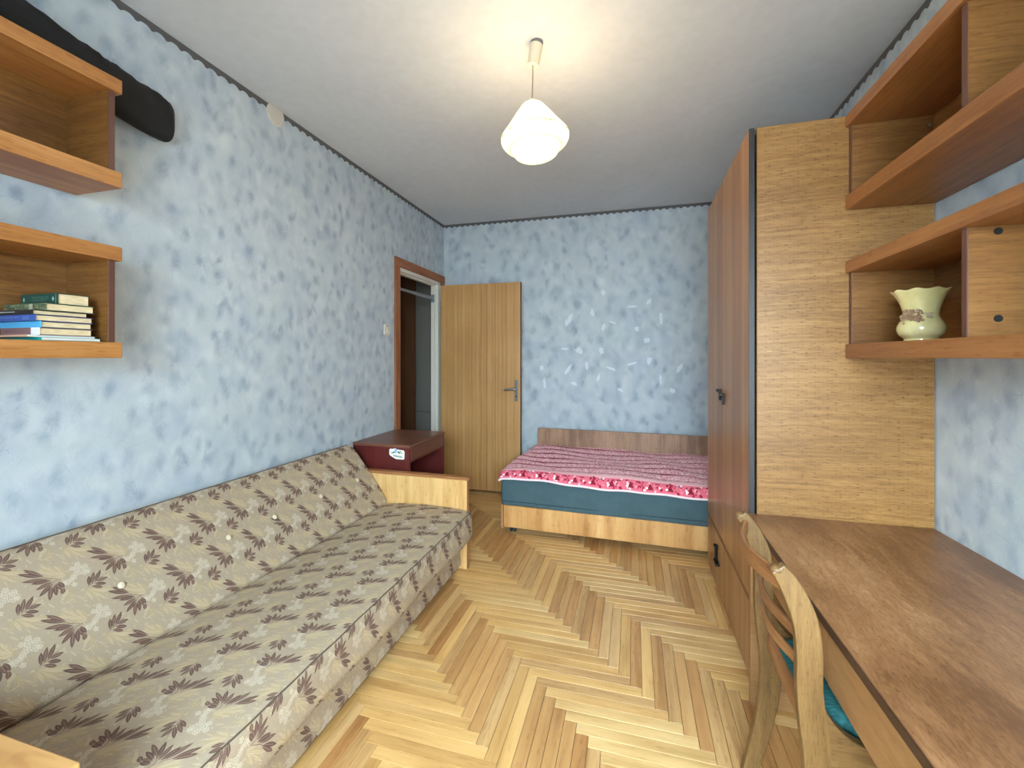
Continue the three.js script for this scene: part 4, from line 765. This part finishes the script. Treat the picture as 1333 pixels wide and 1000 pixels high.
// ---------- pendant lamp ----------
{
  const l = thing('pendant_lamp', 'white glass pendant lamp on a thin cord in the middle of the ceiling', 'lamp', [-0.41, CEIL, 1.83]);
  const cream = std({ color: 0xdcd2b8, roughness: 0.45 }), X = -0.41, Z = 1.83;
  const top = V(-0.402, CEIL - 0.012, Z), bot = V(-0.417, 2.553, Z);
  part('ceiling_hook', [cylinder(0.027, 0.027, V(-0.400, CEIL, Z), V(-0.4015, CEIL - 0.014, Z), 28)], std({ color: 0x6e6c70, roughness: 0.5 }), l, 'grey mount under the ceiling');
  part('canopy', [cylinder(0.0275, 0.0245, top, bot, 32)], cream, l);
  const X2 = -0.421;
  part('cord', [tube([V(-0.417, 2.555, Z), V(-0.419, 2.47, Z), V(X2, 2.395, Z)], 0.0026, 12, 8)], std({ color: 0x8a7c68, roughness: 0.6 }), l);
  part('lamp_holder', [cylinder(0.011, 0.016, V(X2, 2.408, Z), V(X2, 2.386, Z), 20)], cream, l);
  const P = [[0.016, 2.388], [0.034, 2.386], [0.046, 2.379], [0.060, 2.362], [0.085, 2.328], [0.112, 2.290], [0.135, 2.260], [0.144, 2.247], [0.1465, 2.237], [0.144, 2.225], [0.135, 2.212], [0.120, 2.200], [0.106, 2.193], [0.098, 2.189], [0.096, 2.184], [0.0965, 2.178], [0.091, 2.168], [0.074, 2.159], [0.04, 2.154], [0.001, 2.153]];
  const c = new THREE.CatmullRomCurve3(P.map(([r, y]) => new THREE.Vector3(r, y, 0)));
  const g = plain(new THREE.LatheGeometry(c.getPoints(70).map((p) => new THREE.Vector2(Math.max(p.x, 0.001), p.y - 2.388)), 64));
  g.rotateZ(0.085); g.translate(X2, 2.388, -Z);
  const t = canvasTexture(512, 256, (k, w, h) => {
    k.fillStyle = '#fbfff4'; k.fillRect(0, 0, w, h);
    k.fillStyle = 'rgba(216,230,190,0.9)'; k.fillRect(0, 96, w, 8); k.fillStyle = 'rgba(200,206,176,0.9)'; k.fillRect(0, 62, w, 5);
    const keep = seedState; seedState = 3;
    for (let i = 0; i < 70; i++) { k.fillStyle = ['#aebb5e', '#8aa04a', '#c0c070', '#6e7c40'][i % 4]; const x = (i % 5) * 102 + rr(0, 70); k.beginPath(); k.ellipse(x, 150 + rr(-7, 7) - (i % 5) * 1, rr(2, 7), rr(1, 3), rr(-0.4, 0.4), 0, 7); k.fill(); }
    seedState = keep;
  }, [1, 1]);
  part('lamp_shade', [g], std({ color: 0xf6f4e6, map: t, emissive: 0xfff2d0, emissiveMap: t, emissiveIntensity: 0.66, roughness: 0.25, side: THREE.DoubleSide }), l, 'glowing white glass shade');
  const p = new THREE.PointLight(LAMP_COLOR, LAMP_POWER, 0, 2); p.position.set(X2, 2.21, -Z); p.shadow.radius = 5; scene.add(p);
}

// ---------- small things on the walls ----------
{
  const s = thing('light_switch', 'white light switch on the left wall beside the doorway', 'light switch', [LEFT, 1.513, 3.03]);
  part('plate', [box(LEFT, LEFT + 0.012, 1.472, 1.556, 2.99, 3.072, 'y', 0.005)], M.plasticWhite, s);
  part('rocker', [box(LEFT + 0.012, LEFT + 0.019, 1.484, 1.53, 3.02, 3.056, 'y', 0.003)], M.plasticWhite, s);
  part('indicator', [box(LEFT + 0.012, LEFT + 0.0145, 1.541, 1.547, 3.02, 3.05, 'y', 0.001)], std({ color: 0x4a4440, roughness: 0.5 }), s);
  const g = plain(new THREE.LatheGeometry([[0.001, 0.010], [0.02, 0.0098], [0.05, 0.0085], [0.058, 0.006], [0.06, 0]].map(([a, b]) => new THREE.Vector2(a, b)).reverse(), 40)); g.rotateZ(-Math.PI / 2); g.translate(LEFT + 0.0005, 2.612, -1.93);
  const sc = [V(LEFT + 0.0085, 2.57, 1.94), V(LEFT + 0.0085, 2.654 - 0.01, 1.92)].map((p) => cylinder(0.003, 0.003, p, p.clone().add(new THREE.Vector3(0.002, 0, 0)), 10));
  const b = thing('junction_cover', 'round white junction box cover on the left wall under the ceiling border', 'cover', [LEFT, 2.612, 1.93]);
  part('disc', [g], std({ color: 0xc9c4ba, roughness: 0.5, side: THREE.DoubleSide }), b);
  part('screw', [sc[0]], M.metal, b);
}
{
  const b = thing('pull_up_bar', 'grey steel pull-up bar fixed across the open doorway', 'bar', [-1.905, 1.878, 3.59]);
  part('bar', [cylinder(0.012, 0.012, V(-1.905, 1.878, 3.247), V(-1.905, 1.878, 3.6)), cylinder(0.0145, 0.0145, V(-1.905, 1.878, 3.5), V(-1.905, 1.878, 3.928))], M.barMetal, b);
  part('bracket', [box(-1.925, -1.885, 1.84, 1.915, 3.918, 3.931, 'y', 0.004)], M.barMetal, b);
  part('bracket', [box(-1.925, -1.885, 1.84, 1.915, 3.245, 3.258, 'y', 0.004)], M.barMetal, b);
}
{
  const k = thing('hall_cupboard', 'dark cupboard standing in the hall beyond the open doorway', 'cupboard', [-2.4, 0, 4.58]);
  part('side_panel', [box(-2.96, -2.94, 0, 2.5, 4.35, 4.79, 'y')], M.hallWood, k);
  part('carcass', [box(-2.94, -1.95, 0, 2.5, 4.372, 4.79, 'y')], M.hallWood, k);
  part('door', [box(-2.94, -2.321, 0.03, 2.48, 4.35, 4.37, 'y')], M.hallWood, k, 'dark brown door');
  part('door', [box(-2.315, -1.95, 0.705, 2.48, 4.35, 4.37, 'y')], M.hallGrey, k, 'grey door');
  part('door', [box(-2.315, -1.95, 0.03, 0.697, 4.35, 4.37, 'y')], M.hallGrey, k, 'grey lower door');
}

scene.traverse((o) => { if (o.isMesh) { o.castShadow = true; o.receiveShadow = true; } if (o.isPointLight) o.castShadow = true; });
renderer.render(scene, camera);
